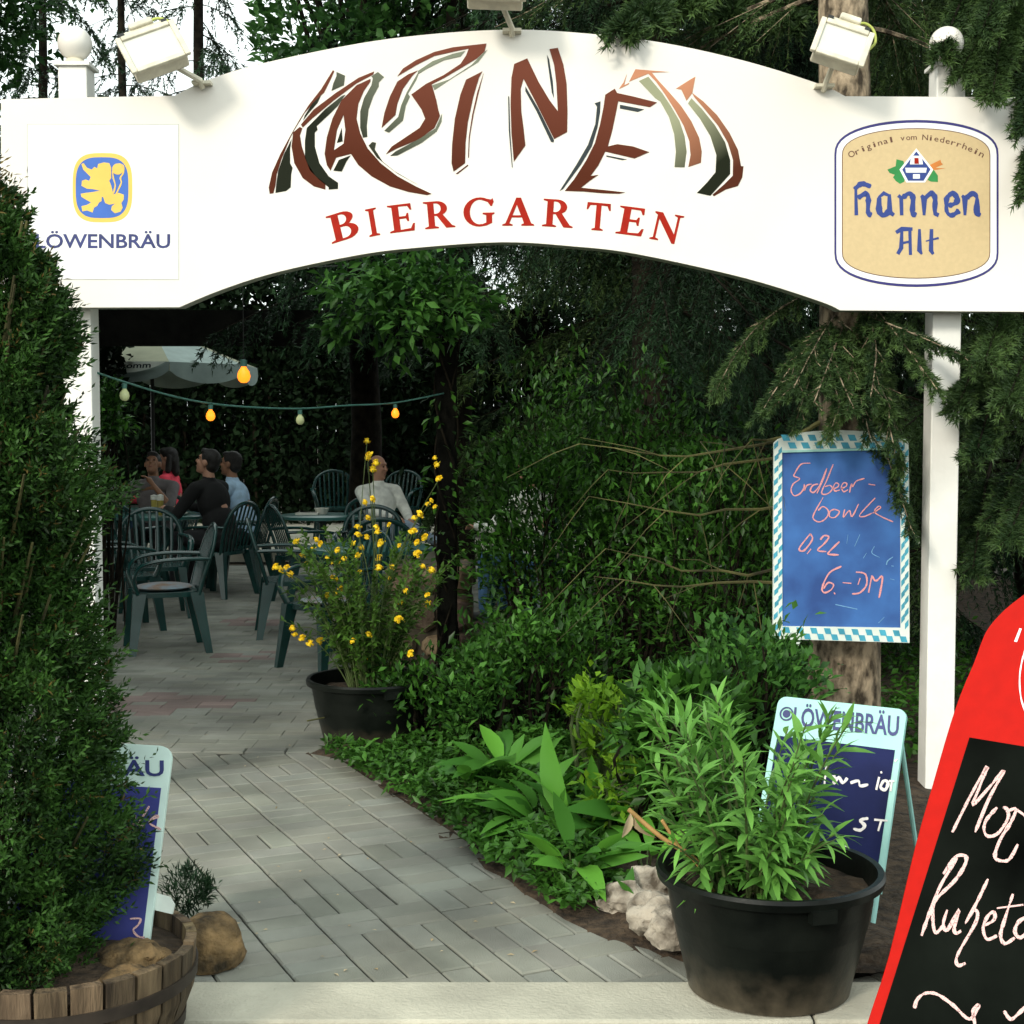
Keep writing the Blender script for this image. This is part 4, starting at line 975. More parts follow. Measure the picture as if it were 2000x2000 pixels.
def bush(name, label, cat, c, r, nclump, nleaf, L, W, m, group=None, stems=True, seed=1, up=0.35, k=2, spread=0.34, bend=0.15, base_z=0.0, hollow=0.45, tintbase=0.0, part='foliage', stem_m='bark_dark', keep=None):
    """A shrub: leaves in clumps of uneven size spread through its volume, on visible stems."""
    g = np.random.default_rng(seed); global rng; old = rng; rng = g
    t = thing(name, label, cat, (c[0], c[1], base_z), 0, group)
    d = rand_dir(nclump); rr = (hollow + (1 - hollow) * g.random((nclump, 1)) ** 0.6)
    cen = d * rr * np.array(r) + np.array([0, 0, c[2] - base_z])
    cen[:, 2] = np.maximum(cen[:, 2], 0.05)
    sz = g.uniform(0.5, 1.35, (nclump, 1)) * spread * float(np.mean(r))
    n = nleaf // nclump
    off = g.normal(size=(nclump, n, 3)) * sz[..., None] * 0.55
    pos = (cen[:, None] + off).reshape(-1, 3)
    out = unit(pos - np.array([0, 0, c[2] - base_z - 0.3 * r[2]]))
    dv = unit(out * 0.6 + g.normal(size=pos.shape) * 0.6 + np.array([0, 0, up]))
    ct = np.repeat(g.random(nclump), n)
    tint = np.clip(0.05 + tintbase + 0.48 * ct + 0.48 * g.random(len(pos)), 0, 1) ** 1.7
    ok = pos[:, 2] > 0.01
    if keep is not None: ok &= np.array([keep(p[0] + c[0], p[1] + c[1], p[2] + base_z) for p in pos])
    pos, dv, tint = pos[ok], dv[ok], tint[ok]
    n = len(pos)
    leaves(part, pos, dv, np.array([0, 0, 1.0]) + g.normal(size=(n, 3)) * 0.45, L * g.uniform(0.6, 1.25, n), W * g.uniform(0.7, 1.2, n), m, t, tint, bend=bend, k=k)
    if stems:
        mb = MB()
        for i in range(0, nclump, max(1, nclump // 40)):
            e = Vector(cen[i]); b = Vector((e.x * 0.25 + g.normal() * 0.05, e.y * 0.25 + g.normal() * 0.05, -0.04))
            mid = b.lerp(e, 0.55) + Vector((g.normal() * 0.05, g.normal() * 0.05, 0.08))
            mb.tube(catmull([tuple(b), tuple(mid), tuple(e)], 4), [0.010 * (1 - 0.08 * q) for q in range(9)], 5)
        mb.build('stem', stem_m, t)
    rng = old
    return t

# ---- half barrel with the tall conifer, left foreground
BX, BY = -1.157, 3.60
bar = thing('half_barrel', 'weathered half oak barrel planter at the lower left corner', 'planter', (BX, BY, 0))
mb = MB(); NS = 26
for i in range(NS):
    tn = random.uniform(0.42, 0.95); mb.tint = (tn, tn * random.uniform(0.92, 1.0), tn * random.uniform(0.85, 1.0)); vs = []
    rdz = random.uniform(-0.006, 0.006)
    for a in np.linspace(0.012, 2 * PI / NS - 0.012, 4):
        for r_, z in ((0.285, 0.0), (0.335, 0.13), (0.342, 0.249 + rdz), (0.315, 0.251 + rdz), (0.31, 0.17)):
            th = 2 * PI * i / NS + a; vs.append((r_ * math.cos(th), r_ * math.sin(th), z))
    mb.add(vs, [(k * 5 + q, k * 5 + 5 + q, k * 5 + 6 + q, k * 5 + q + 1) for k in range(3) for q in range(4)] + [(0, 1, 2, 3, 4), (19, 18, 17, 16, 15)])
mb.build('stave', 'stave', bar, 40, True)
mb = MB(); mb.lathe([(0.280, 0.0), (0.313, 0.205), (0.20, 0.225), (0.0, 0.235)], 40); mb.build('soil', 'soil', bar, 60)
for z in (0.05, 0.175):
    mb = MB(); r_ = 0.300 + (z / 0.15) * 0.026 if z < 0.15 else 0.340
    mb.lathe([(r_, z - 0.016), (r_ + 0.004, z - 0.016), (r_ + 0.006, z + 0.016), (r_, z + 0.016)], 48); mb.build('hoop', 'hoop', bar, 60)
con = thing('conifer', 'tall narrow dark green conifer growing in the oak barrel', 'conifer', (BX - 0.165, BY - 0.02, 0.22))
prof = [(338, -34), (380, 14), (420, 56), (455, 96), (520, 112), (580, 126), (660, 115), (715, 140), (770, 132), (830, 172), (905, 186), (985, 212), (1090, 222), (1190, 232), (1295, 244), (1380, 240), (1480, 248), (1570, 252), (1650, 252), (1760, 256), (1850, 248), (1925, 222), (1960, 190)]
pz = np.array([P(0, v, BY).z for v, u in prof]); pr = np.array([P(u - (26 if v > 1000 else -2 if v > 590 else -24 if v > 400 else 0), 1000, BY)  .x - (BX - 0.165) for v, u in prof])
o_ = np.argsort(pz); pz, pr = pz[o_], pr[o_]
g = np.random.default_rng(5); n = 30000
z = np.concatenate([g.uniform(pz[0], pz[-1], n - 200), np.full(200, pz[-1] - 0.02)])
ph = g.uniform(-PI, PI, n); ok = (np.sin(ph) < 0.55); z, ph = z[ok], ph[ok]; n = len(z)
lump = np.array([0.14 * noise.noise(Vector((math.cos(p) * 1.7, math.sin(p) * 1.7, q * 5.0))) + 0.08 * noise.noise(Vector((math.cos(p) * 5, math.sin(p) * 5, q * 13.0))) for p, q in zip(ph, z)])
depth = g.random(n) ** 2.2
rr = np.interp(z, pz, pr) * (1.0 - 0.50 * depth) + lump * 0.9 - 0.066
rr = np.maximum(rr, 0.008)
pos = np.stack([np.cos(ph) * rr, np.sin(ph) * rr, z - 0.22], 1)
out = np.stack([np.cos(ph), np.sin(ph), 0.55 + 0.3 * g.random(n)], 1) + g.normal(size=(n, 3)) * 0.35
lp, ld, ix = sprigs(pos, out, g.uniform(0.025, 0.085, n) * (1 + 0.7 * (g.random(n) < 0.04)) * np.clip((pz[-1] - z) / 0.45, 0.4, 1), 10, 0.02, 0.004, 58, 0.22)
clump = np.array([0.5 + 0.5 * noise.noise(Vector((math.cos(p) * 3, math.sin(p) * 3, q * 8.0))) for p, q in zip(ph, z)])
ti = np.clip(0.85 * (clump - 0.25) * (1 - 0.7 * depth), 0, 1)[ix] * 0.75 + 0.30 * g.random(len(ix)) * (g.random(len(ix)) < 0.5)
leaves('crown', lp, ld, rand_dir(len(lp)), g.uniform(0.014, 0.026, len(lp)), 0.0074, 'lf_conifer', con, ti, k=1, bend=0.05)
kk = g.choice(n, 1500, replace=False)
lp, ld, ix = sprigs(pos[kk] * [0.93, 0.93, 1], out[kk], g.uniform(0.04, 0.09, 1500), 8, 0.02, 0.004, 50, 0.3)
leaves('dry_sprigs', lp, ld, rand_dir(len(lp)), g.uniform(0.012, 0.026, len(lp)), 0.005, 'lf_brown', con, None, k=1)
mb = MB()
for i in range(90):
    a = g.uniform(-PI, 0.3); z1 = g.uniform(0.25, 1.75); r_ = g.uniform(0.7, 0.97) * float(np.interp(z1 + 0.26, pz, pr))
    mb.tube([(0.02 * math.cos(a), 0.02 * math.sin(a), max(-0.02, z1 - 0.4)), (r_ * 0.6 * math.cos(a), r_ * 0.6 * math.sin(a), z1 - 0.1), (r_ * math.cos(a), r_ * math.sin(a), z1 + 0.1)], [0.008, 0.006, 0.003], 5)
mb.build('limbs', 'twig', con)
mb = MB(); mb.tube([(0, 0, -0.05), (0.01, 0, 0.6), (0, 0.01, 1.3), (-0.01, 0, 2.0)], [0.04, 0.03, 0.02, 0.006], 10); mb.build('trunk', 'bark', con, 60)
rock('rock', (BX + 0.215, BY - 0.175, 0.222), (0.060, 0.045, 0.030), 'rock_brown', 'small pale stone lying on the soil inside the oak barrel', seed=3.0)
rock('rock', (BX + 0.20, BY - 0.03, 0.222), (0.085, 0.07, 0.042), 'rock_brown', 'mossy brown stone in the oak barrel in front of the blue board', seed=12.0)
rb = G(402, 1898); rock('rock', (rb.x, rb.y + 0.06, 0.055), (0.095, 0.10, 0.095), 'rock_brown', 'rounded brown boulder at the edge of the path beside the barrel', seed=8.0, rough=0.16)
for i, (u, v, s) in enumerate(((1225, 1768, 0.075), (1292, 1752, 0.10), (1285, 1815, 0.085), (1322, 1845, 0.075))):
    q = G(u, v + 22); rock('rock', (q.x, q.y, 0.05 + 0.01 * i), (s * 1.15, s, s * 0.85), 'rock_pale', ['flat pale limestone lump at the edge of the bed, farthest left of its pile', 'upright pale limestone lump touching the big black pot', 'cracked pale limestone lump low on the path side of the pile', 'dusky limestone lump wedged under the foot of the big black pot'][i], seed=20.0 + i * 3, rough=0.30, rz=i * 1.3, group='limestone lumps edging the bed')
# small dark sprig bush behind the boulder
q = G(372, 1800); bush('heath_tuft', 'small dark needle-leaved tuft growing behind the brown boulder', 'plant', (q.x, q.y, 0.10), (0.07, 0.07, 0.075), 30, 900, 0.032, 0.006, 'lf_spruce', seed=41, base_z=0.0, up=0.7, stems=False)

# ---- pots
def pot(name, label, u, v_front, scale=1.0, dy=0.0):
    f = G(u, v_front); t = thing(name, label, 'plant pot', (f.x, f.y + 0.225 * scale + dy, 0), random.uniform(0, 1), 'big black plastic tubs')
    s = scale
    mb = MB(); mb.lathe([(0, 0.002), (0.205 * s, 0.0), (0.224 * s, 0.010), (0.232 * s, 0.05 * s), (0.262 * s, 0.17 * s), (0.290 * s, 0.312 * s), (0.312 * s, 0.318 * s), (0.316 * s, 0.338 * s), (0.310 * s, 0.348 * s), (0.294 * s, 0.346 * s), (0.286 * s, 0.30 * s), (0.27 * s, 0.2 * s)], 72); mb.build('tub', 'black_plastic', t, 35)
    mb = MB(); NR, NA = 10, 48; vs = [(0, 0, 0.285 * s)]
    for i in range(1, NR + 1):
        for k in range(NA):
            a = 2 * PI * k / NA; r_ = 0.283 * s * i / NR; vs.append((r_ * math.cos(a), r_ * math.sin(a), 0.285 * s + 0.020 * fbm((r_ * math.cos(a) * 9, r_ * math.sin(a) * 9, u), 1)))
    fs = [(0, 1 + k, 1 + (k + 1) % NA) for k in range(NA)] + [(1 + (i - 1) * NA + k, 1 + i * NA + k, 1 + i * NA + (k + 1) % NA, 1 + (i - 1) * NA + (k + 1) % NA) for i in range(1, NR) for k in range(NA)]
    mb.add(vs, fs); mb.build('soil', 'soil', t, 80)
    mb = MB(); mb.box((0.309 * s * math.cos(4.9), 0.309 * s * math.sin(4.9), 0.305 * s), (0.07 * s, 0.028, 0.034 * s), Matrix.Rotation(4.9 + PI / 2, 3, 'Z')); mb.build('grip', 'black_plastic', t)
    return t
p1 = pot('plant_pot', 'big black tub with leafy green stems in the right foreground', 1530, 1993)
p2 = pot('plant_pot', 'big black tub with the yellow flowering shrub beside the stone pillar', 715, 1478)

def stem_plant(name, label, cat, c, nst, hmin, hmax, spread, leaf, per, m, seed, stem_m='stem', lean=(0, 0), curve=0.3, r0=0.006, leaf_ang=60, start=0.12, lw=0.2, bend=0.35):
    g = np.random.default_rng(seed); global rng; old = rng; rng = g
    t = thing(name, label, cat, c); mb = MB(); LP, LD, LLn, TI, tips = [], [], [], [], []
    for i in range(nst):
        a = g.uniform(0, 2 * PI); rr_ = 0.11 * math.sqrt(g.random()); h_ = g.uniform(hmin, hmax)
        b = np.array([rr_ * math.cos(a), rr_ * math.sin(a), -0.02]); o = np.array([math.cos(a), math.sin(a)]) * g.uniform(0.2, 1.0) * spread + np.array(lean)
        K = 14; q = np.linspace(0, 1, K)[:, None]
        pts = b + np.concatenate([o[None] * (q * 0.5 + q ** 2 * 0.5), h_ * (q - curve * 0.3 * q ** 3)], 1)
        mb.tube([tuple(p) for p in pts], [r0 * (1 - 0.75 * w) for w in np.linspace(0, 1, K)], 6)
        n = int(per * h_); s = np.sort(g.uniform(start, 1, n)); f = s * (K - 1); j = np.minimum(f.astype(int), K - 2)
        p = pts[j] + (pts[j + 1] - pts[j]) * (f - j)[:, None]; dr = unit(pts[j + 1] - pts[j]); A, B = tangent_frame(dr)
        w = np.arange(n) * 2.4 + g.random() * 6; an = R(leaf_ang) * (1.25 - 0.7 * s)
        LD.append(dr * np.cos(an)[:, None] + (A * np.cos(w)[:, None] + B * np.sin(w)[:, None]) * np.sin(an)[:, None] + g.normal(size=(n, 3)) * 0.15)
        LP.append(p); LLn.append(leaf * (1 - 0.35 * s) * g.uniform(0.7, 1.2, n)); TI.append(np.clip(g.random() * 0.4 + 0.35 * s + 0.3 * g.random(n), 0, 1)); tips.append(pts[-1])
    mb.build('stem', stem_m, t)
    LP, LD, LLn, TI = map(np.concatenate, (LP, LD, LLn, TI))
    leaves('foliage', LP, LD, np.array([0, 0, 1.0]) + g.normal(size=LP.shape) * 0.3, LLn, LLn * lw, m, t, TI, k=4, bend=bend * g.uniform(0.5, 1.5, len(LP)), fold=0.14)
    rng = old
    return t, np.array(tips), (LP, LD)
pc = p1.location
lily, _, _ = stem_plant('potted_plant', 'leafy clump of fresh green lance-leaved stems growing in the big foreground tub', 'plant', (pc.x - 0.06, pc.y - 0.02, 0.29), 54, 0.16, 0.60, 0.27, 0.118, 66, 'lf_lily', 77, lean=(-0.012, -0.02))
mb = MB(); mb.tube(catmull([(-0.10, -0.05, 0.0), (-0.16, -0.06, 0.10), (-0.25, -0.06, 0.16), (-0.34, -0.05, 0.235)], 5), [0.0075] * 9 + [0.0065] * 7, 8); mb.tube([(-0.20, -0.06, 0.13), (-0.25, -0.07, 0.21)], 0.005, 6); mb.build('cane', 'stem_tan', lily, 60)
leaves('dry_leaf', np.array([[-0.335, -0.055, 0.225], [-0.325, -0.05, 0.215]]), np.array([[-0.15, -0.1, -1.0], [0.25, -0.2, -0.9]]), np.array([[0.3, -1, 0.2], [-0.8, -0.6, 0.1]]), 0.075, 0.024, 'lf_dry', lily, np.array([0.7, 0.35]), k=5, bend=np.array([0.5, 0.8]), fold=0.35)
pc = p2.location
ker, tips, (LP, LD) = stem_plant('flowering_shrub', 'potted shrub with long arching twigs full of round yellow flowers', 'shrub', (pc.x, pc.y, 0.29), 84, 0.40, 0.98, 0.42, 0.052, 62, 'lf_kerria', 31, curve=0.55, r0=0.004, lw=0.42, start=0.25)
g = np.random.default_rng(4)
fm = bpy.data.meshes.new('flower'); bm = bmesh.new()
for i in range(26):
    d = Vector(rand_dir(1)[0]); d.z = abs(d.z) * 0.9 - 0.15; a = d.orthogonal().normalized(); b = d.cross(a).normalized(); c = d * 0.007
    vv = [bm.verts.new(c - a * 0.003), bm.verts.new(c + d * 0.009 - b * 0.007 + a * 0.001), bm.verts.new(c + d * 0.014), bm.verts.new(c + d * 0.009 + b * 0.007 + a * 0.001)]
    bm.faces.new(vv)
bmesh.ops.create_icosphere(bm, subdivisions=2, radius=0.0105); bm.to_mesh(fm); bm.free(); fm.materials.append(MT['fl_yellow'])
fpx = [(717,862),(722,888),(718,896),(735,905),(728,918),(712,982),(727,975),(718,1012),(700,1030),(735,1030),(760,1025),(810,1012),(820,1005),(835,985),(842,978),(850,990),(700,1045),(716,1050),(738,1040),(690,1062),(742,1065),(618,1055),(626,1062),(612,1070),(660,1075),(705,1070),(745,1060),(780,1066),(806,1038),(815,1060),(830,1050),(540,1108),(548,1114),(560,1108),(566,1122),(640,1090),(650,1098),(672,1092),(660,1100),(700,1085),(740,1090),(815,1082),(652,1130),(655,1160),(665,1150),(640,1165),(648,1172),(702,1118),(740,1110),(760,1130),(765,1108),(792,1155),(835,1162),(783,1178),(836,1180),(768,1212),(785,1214),(778,1210),(625,1252),(605,1257),(590,1247),(575,1240),(572,1228),(690,1252),(720,1240),(718,1290),(802,1277),(842,1115),(825,1107),(850,895),(858,935),(854,908),(580,1058),(600,1100),(590,1085)]
for i, (u, v) in enumerate(fpx):
    f = bpy.data.objects.new('flower', fm); COL.objects.link(f); f.parent = ker
    w = P(u * 1.0, v * 1.0, pc.y + g.uniform(-0.30, 0.10)) - Vector(ker.location)
    f.location = w; s = g.uniform(0.72, 1.25); f.scale = (s, s, s); f.rotation_euler = (g.uniform(-0.6, 0.6) + 0.6, g.uniform(-0.6, 0.6), g.uniform(0, 6))
mb = MB()
for i, (u, v) in enumerate(fpx):
    if i % 2: continue
    e = P(u, v, pc.y - 0.1) - Vector(ker.location); b = Vector((random.uniform(-0.1, 0.1), random.uniform(-0.1, 0.1), 0)); md = b.lerp(e, 0.6) + Vector((0, 0, 0.10))
    mb.tube(catmull([tuple(b), tuple(md), tuple(e)], 4), 0.0022, 4, cap=False)
mb.build('flower_stem', 'stem', ker)

# ---- broad-leaved clumps along the path, ground cover
def broad(label, u, v, n, L, seed, lean=(0, 0)):
    g = np.random.default_rng(seed); q = G(u, v)
    t = thing('broad_leaved_plant', label, 'plant', (q.x, q.y, 0.02), 0, 'broad-leaved plants along the path edge')
    a = g.uniform(0, 2 * PI, n); d = np.stack([np.cos(a) * 0.8 + lean[0], np.sin(a) * 0.8 + lean[1] - 0.15, g.uniform(0.45, 1.4, n)], 1)
    b = np.stack([np.cos(a) * 0.02, np.sin(a) * 0.02, np.full(n, 0.0)], 1)
    st = g.uniform(0.03, 0.11, n); p = b + unit(d * [0.5, 0.5, 1]) * st[:, None]
    LL = L * g.uniform(0.66, 1.14, n)
    leaves('foliage', p, d, np.array([0, 0, 1.0]) + g.normal(size=(n, 3)) * 0.35, LL, LL * g.uniform(0.30, 0.42, n), 'lf_broad', t, g.random(n) * 0.9, k=5, bend=g.uniform(0.22, 0.85, n), fold=0.12, peak=0.48)
    mb = MB()
    for i in range(n): mb.tube([tuple(b[i]), tuple(p[i] + unit(d[i][None])[0] * 0.01)], 0.003, 5)
    mb.build('stem', 'stem', t)
broad('single broad leaf clump lying over the path edge near the small stones', 905, 1568, 7, 0.20, 1, (-0.4, 0))
broad('tall broad-leaved clump behind the first leaf clump, with upright leaves', 985, 1545, 11, 0.25, 2)
broad('dense broad-leaved clump in the middle of the path edge, hanging over the pavers', 1050, 1640, 18, 0.25, 3, (-0.25, -0.1))
broad('large broad-leaved clump with upright pointed leaves, middle of the bed edge', 1135, 1660, 20, 0.27, 4)
broad('broad-leaved clump with drooping rounded leaves nearest the path corner', 1120, 1735, 12, 0.21, 5, (0, -0.4))
broad('broad-leaved clump between the bed edge and the big foreground tub', 1235, 1660, 15, 0.25, 6)
broad('thin young broad-leaved plant above the limestone lumps', 1262, 1725, 7, 0.22, 7)
broad('low broad-leaved sprout growing between the limestone lumps', 1248, 1808, 4, 0.12, 8)
def scatter_cover(name, label, poly, n, L, W, m, hmax, seed, cat='ground cover'):
    g = np.random.default_rng(seed); w = [G(*p) for p in poly]
    x0, x1, y0, y1 = min(p.x for p in w), max(p.x for p in w), min(p.y for p in w), max(p.y for p in w)
    def ins(x, y):
        c = False
        for i in range(len(w)):
            a, b = w[i], w[i - 1]
            if (a.y > y) != (b.y > y) and x < (b.x - a.x) * (y - a.y) / (b.y - a.y) + a.x: c = not c
        return c
    pts = []
    while len(pts) < n:
        x, y = g.uniform(x0, x1), g.uniform(y0, y1)
        if ins(x, y) and noise.noise(Vector((x * 3, y * 3, seed))) > -0.25: pts.append((x, y))
    pts = np.array(pts); h_ = np.array([max(0.02, hmax * (0.45 + 0.7 * noise.noise(Vector((x * 4, y * 4, 9.0))))) for x, y in pts])
    pos = np.concatenate([pts, (h_ * g.random(n) ** 0.6 + 0.04)[:, None]], 1)
    d = g.normal(size=(n, 3)) * [1, 1, 0.5] + [0, -0.2, 0.25]
    ti = np.array([0.4 + 0.6 * noise.noise(Vector((x * 5, y * 5, 2.0))) for x, y in pts]) * 0.7 + 0.35 * g.random(n)
    o = leaves(name, pos, d, np.array([0, 0, 1.0]) + g.normal(size=(n, 3)) * 0.4, L * g.uniform(0.6, 1.3, n), W * g.uniform(0.7, 1.2, n), m, None, ti, k=2)
    return tag(o, label, cat, kind='stuff')
scatter_cover('ground_cover', 'low leafy ground cover filling the front of the flower bed', [(632, 1494), (735, 1545), (868, 1632), (988, 1740), (1120, 1806), (1290, 1760), (1420, 1560), (1300, 1440), (1000, 1400), (700, 1420)], 17000, 0.046, 0.023, 'lf_shrub', 0.15, 1)
scatter_cover('undergrowth', 'dark undergrowth of small leaves at the back of the bed', [(760, 1440), (1350, 1500), (1900, 1560), (1900, 1240), (900, 1250)], 9000, 0.06, 0.03, 'lf_shrub', 0.22, 2)

# ---- shrubs in the bed
q = G(1010, 1400); bush('shrub', 'dense small-leaved green shrub right of the dark timber post', 'shrub', (0.22, 8.1, 0.95), (0.36, 0.42, 0.95), 120, 9000, 0.052, 0.022, 'lf_shrub', 'bed shrubs', seed=51)
bush('shrub', 'tall loose shrub with narrow leaves in front of the drooping spruce', 'shrub', (0.72, 7.9, 1.05), (0.36, 0.4, 0.85), 90, 4200, 0.058, 0.022, 'lf_shrub', 'bed shrubs', seed=52)
bush('shrub', 'dark dense shrub between the bare twigs and the drooping spruce', 'shrub', (1.05, 7.35, 0.75), (0.40, 0.35, 0.75), 100, 5200, 0.055, 0.024, 'lf_shrub', 'bed shrubs', seed=59)
bush('shrub', 'low arching green shrub behind the broad-leaved plants', 'shrub', (0.15, 7.0, 0.36), (0.45, 0.35, 0.36), 60, 3000, 0.055, 0.026, 'lf_shrub', 'bed shrubs', seed=53)
q = G(800, 1470); bush('shrub', 'knee-high leafy shrub spilling towards the path in front of the timber post', 'shrub', (q.x + 0.1, q.y + 0.1, 0.24), (0.34, 0.26, 0.26), 50, 1900, 0.050, 0.024, 'lf_shrub', 'bed shrubs', seed=71)
q = G(930, 1480); bush('shrub', 'knee-high leafy shrub behind the first broad leaf clump', 'shrub', (q.x + 0.05, q.y + 0.1, 0.26), (0.30, 0.24, 0.28), 46, 1700, 0.052, 0.025, 'lf_vine', 'bed shrubs', seed=72)
bush('shrub', 'yellow-green shrub glowing in the middle of the bed', 'shrub', (0.40, 6.0, 0.34), (0.18, 0.2, 0.17), 30, 560, 0.055, 0.028, 'lf_lime', 'bed shrubs', seed=54, stem_m='stem')
bush('shrub', 'dark long-leaved shrub left of the tub with leafy stems', 'shrub', (0.62, 5.2, 0.42), (0.21, 0.2, 0.28), 40, 1200, 0.10, 0.034, 'lf_shrub', 'bed shrubs', seed=55)
bush('shrub', 'bright green bush at the foot of the spruce trunk', 'shrub', (0.93, 5.65, 0.52), (0.30, 0.25, 0.26), 60, 1700, 0.052, 0.027, 'lf_vine', 'bed shrubs', seed=56)
bush('shrub', 'tiny yellow-green sprouting shrub between the broad-leaved plants', 'shrub', (0.42, 5.25, 0.22), (0.16, 0.15, 0.14), 24, 420, 0.045, 0.022, 'lf_lime', 'bed shrubs', seed=57, stem_m='stem')
bush('shrub', 'thin dark shrub rising just behind the left gate post below the pale bulb', 'shrub', (-3.0, 10.6, 1.68), (0.15, 0.3, 0.20), 30, 1100, 0.07, 0.03, 'lf_shrub', 'bed shrubs', seed=58)

# ---- climbing plant on the dark timber post
PX = P(873, 1000, 8.35).x
tp = thing('timber_post', 'dark tarred timber post standing beside the rubble stone pillar', 'post', (PX, 8.35, 0))
mb = MB(); mb.box((0, 0, 1.12), (0.115, 0.115, 2.28)); o = mb.build('shaft', 'timber_dark', tp); b = o.modifiers.new('b', 'BEVEL'); b.width = 0.012; b.segments = 2
vine = bush('climbing_plant', 'climbing plant with glossy leaves trailing from the top of the timber post', 'climber', (P(800, 600, 8.1).x, 8.05, P(800, 590, 8.1).z), (0.52, 0.34, 0.30), 58, 1500, 0.085, 0.040, 'lf_vine', None, seed=61, stems=False, bend=0.3, up=-0.1, base_z=0.0, hollow=0.25, spread=0.24)
mb = MB(); g = np.random.default_rng(8)
for i in range(3):
    pp = [(PX - vine.location.x + 0.07 * math.sin(k * 1.1 + i * 2), 0.3 - 0.09 * abs(math.cos(k * 0.8 + i)), k * 0.22) for k in range(11)]
    ex = (g.uniform(-0.4, 0.35), g.uniform(-0.25, 0.1), g.uniform(2.15, 2.6)); mb.tube(catmull(pp + [ex], 3), 0.006, 5)
mb.build('stem', 'bark_dark', vine)
k = 150; zc = g.uniform(0.4, 2.3, k); ac = g.uniform(-PI, 0.6, k)
leaves('post_leaves', np.stack([PX - vine.location.x + np.cos(ac) * 0.11, 0.3 + np.sin(ac) * 0.11, zc], 1), np.stack([np.cos(ac), np.sin(ac), g.normal(size=k) * 0.5 - 0.2], 1), np.array([0, 0, 1.0]) + g.normal(size=(k, 3)) * 0.4, g.uniform(0.04, 0.08, k), 0.03, 'lf_shrub', vine, g.random(k) * 0.9, k=2)

# ---- spruces
def hide_text(p):
    """Keep needles off the chalkboard's face and the sign's faces (pruned by the landlord)."""
    if p.y < 6.45 and p.y > 5.2:
        if 1.02 < p.x < 1.66 and 0.0 < p.z < 1.44: return True
    if p.y < 6.3 and -2.6 < p.x < 1.95 and 1.9 < p.z < 3.25: return True
    if p.y < 5.9 and p.z > 1.9 and p.x < 2.0: return True
    return p.y < 4.7
TX, TY = P(1645, 1000, 6.28).x, 6.28
TR0 = lambda z: (TX, TY, z)
BOUGHS = [(TR0(2.05), P(1520, 790, 5.76), 0.06), (TR0(2.05), P(1590, 778, 5.72), 0.08), (TR0(2.0), P(1668, 790, 5.70), 0.08), (TR0(1.95), P(1745, 858, 5.74), 0.10), (TR0(2.1), P(1550, 760, 5.75), 0.05), (TR0(2.1), P(1700, 790, 5.75), 0.06), (TR0(2.0), P(1485, 816, 5.80), 0.08), (TR0(2.0), P(1555, 828, 5.80), 0.09), (TR0(2.0), P(1625, 820, 5.80), 0.09), (TR0(2.0), P(1700, 846, 5.80), 0.09), (TR0(2.0), P(1765, 903, 5.84), 0.1), (TR0(2.05), P(1640, 775, 5.78), 0.05), (TR0(2.0), P(1740, 818, 5.80), 0.07),
          (TR0(2.2), P(1400, 770, 5.9), 0.05), (TR0(2.2), P(1830, 770, 5.62), 0.08), (TR0(2.1), P(1895, 690, 5.6), 0.04), (TR0(1.9), P(1780, 1040, 5.80), 0.12)]
BOUGHS3 = [((3.1, 8.3, 2.6), P(1870, 800, 5.70), 0.1), ((3.1, 8.3, 2.5), P(1925, 700, 5.6), 0.1), ((3.1, 8.3, 2.3), P(1910, 860, 5.6), 0.1), ((3.1, 8.3, 2.4), P(1970, 780, 5.5), 0.1), ((3.1, 8.3, 1.9), P(1900, 1120, 5.9), 0.12), ((3.1, 8.3, 1.8), P(1970, 1050, 5.6), 0.1), ((3.1, 8.3, 1.6), P(1950, 1010, 6.0), 0.1),
           ((3.1, 8.3, 4.2), P(2010, 350, 5.62), 0.25), ((3.1, 8.3, 4.3), P(2000, 240, 5.65), 0.25), ((3.1, 8.3, 4.4), P(1940, 190, 5.72), 0.2), ((3.1, 8.3, 4.5), P(1838, 100, 5.9), 0.2), ((3.1, 8.3, 4.4), P(1880, 130, 5.85), 0.2), ((3.1, 8.3, 4.6), P(1920, 60, 5.7), 0.2)]
BOUGHS4 = [((2.2, 12.2, 5.4), P(1215, 42, 5.85), 0.3), ((2.2, 12.2, 5.4), P(1265, 20, 6.0), 0.3), ((2.2, 12.2, 5.4), P(1340, 5, 6.3), 0.3), ((2.2, 12.2, 5.4), P(1430, 20, 6.6), 0.3), ((2.2, 12.2, 5.4), P(1540, 30, 6.8), 0.3)]
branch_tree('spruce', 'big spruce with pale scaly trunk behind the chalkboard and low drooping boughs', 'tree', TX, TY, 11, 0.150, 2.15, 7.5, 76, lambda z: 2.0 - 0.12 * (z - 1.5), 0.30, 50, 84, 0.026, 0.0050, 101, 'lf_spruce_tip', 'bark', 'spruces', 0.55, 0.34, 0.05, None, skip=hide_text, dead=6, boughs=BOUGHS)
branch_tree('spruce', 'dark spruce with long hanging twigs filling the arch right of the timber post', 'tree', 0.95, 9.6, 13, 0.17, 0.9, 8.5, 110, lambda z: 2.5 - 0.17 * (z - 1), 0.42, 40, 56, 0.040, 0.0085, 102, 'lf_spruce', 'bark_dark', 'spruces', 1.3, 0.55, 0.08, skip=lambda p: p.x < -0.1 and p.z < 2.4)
branch_tree('spruce', 'dark spruce standing beyond the right gate post', 'tree', 3.1, 8.3, 12, 0.16, 0.7, 8.0, 100, lambda z: 2.2 - 0.15 * (z - 1), 0.33, 44, 60, 0.032, 0.0070, 103, 'lf_spruce_tip', 'bark_dark', 'spruces', 0.7, 0.42, 0.06, boughs=BOUGHS3, skip=lambda p: p.y < 6.1 and (p.x < 1.95 or p.z > 1.9))
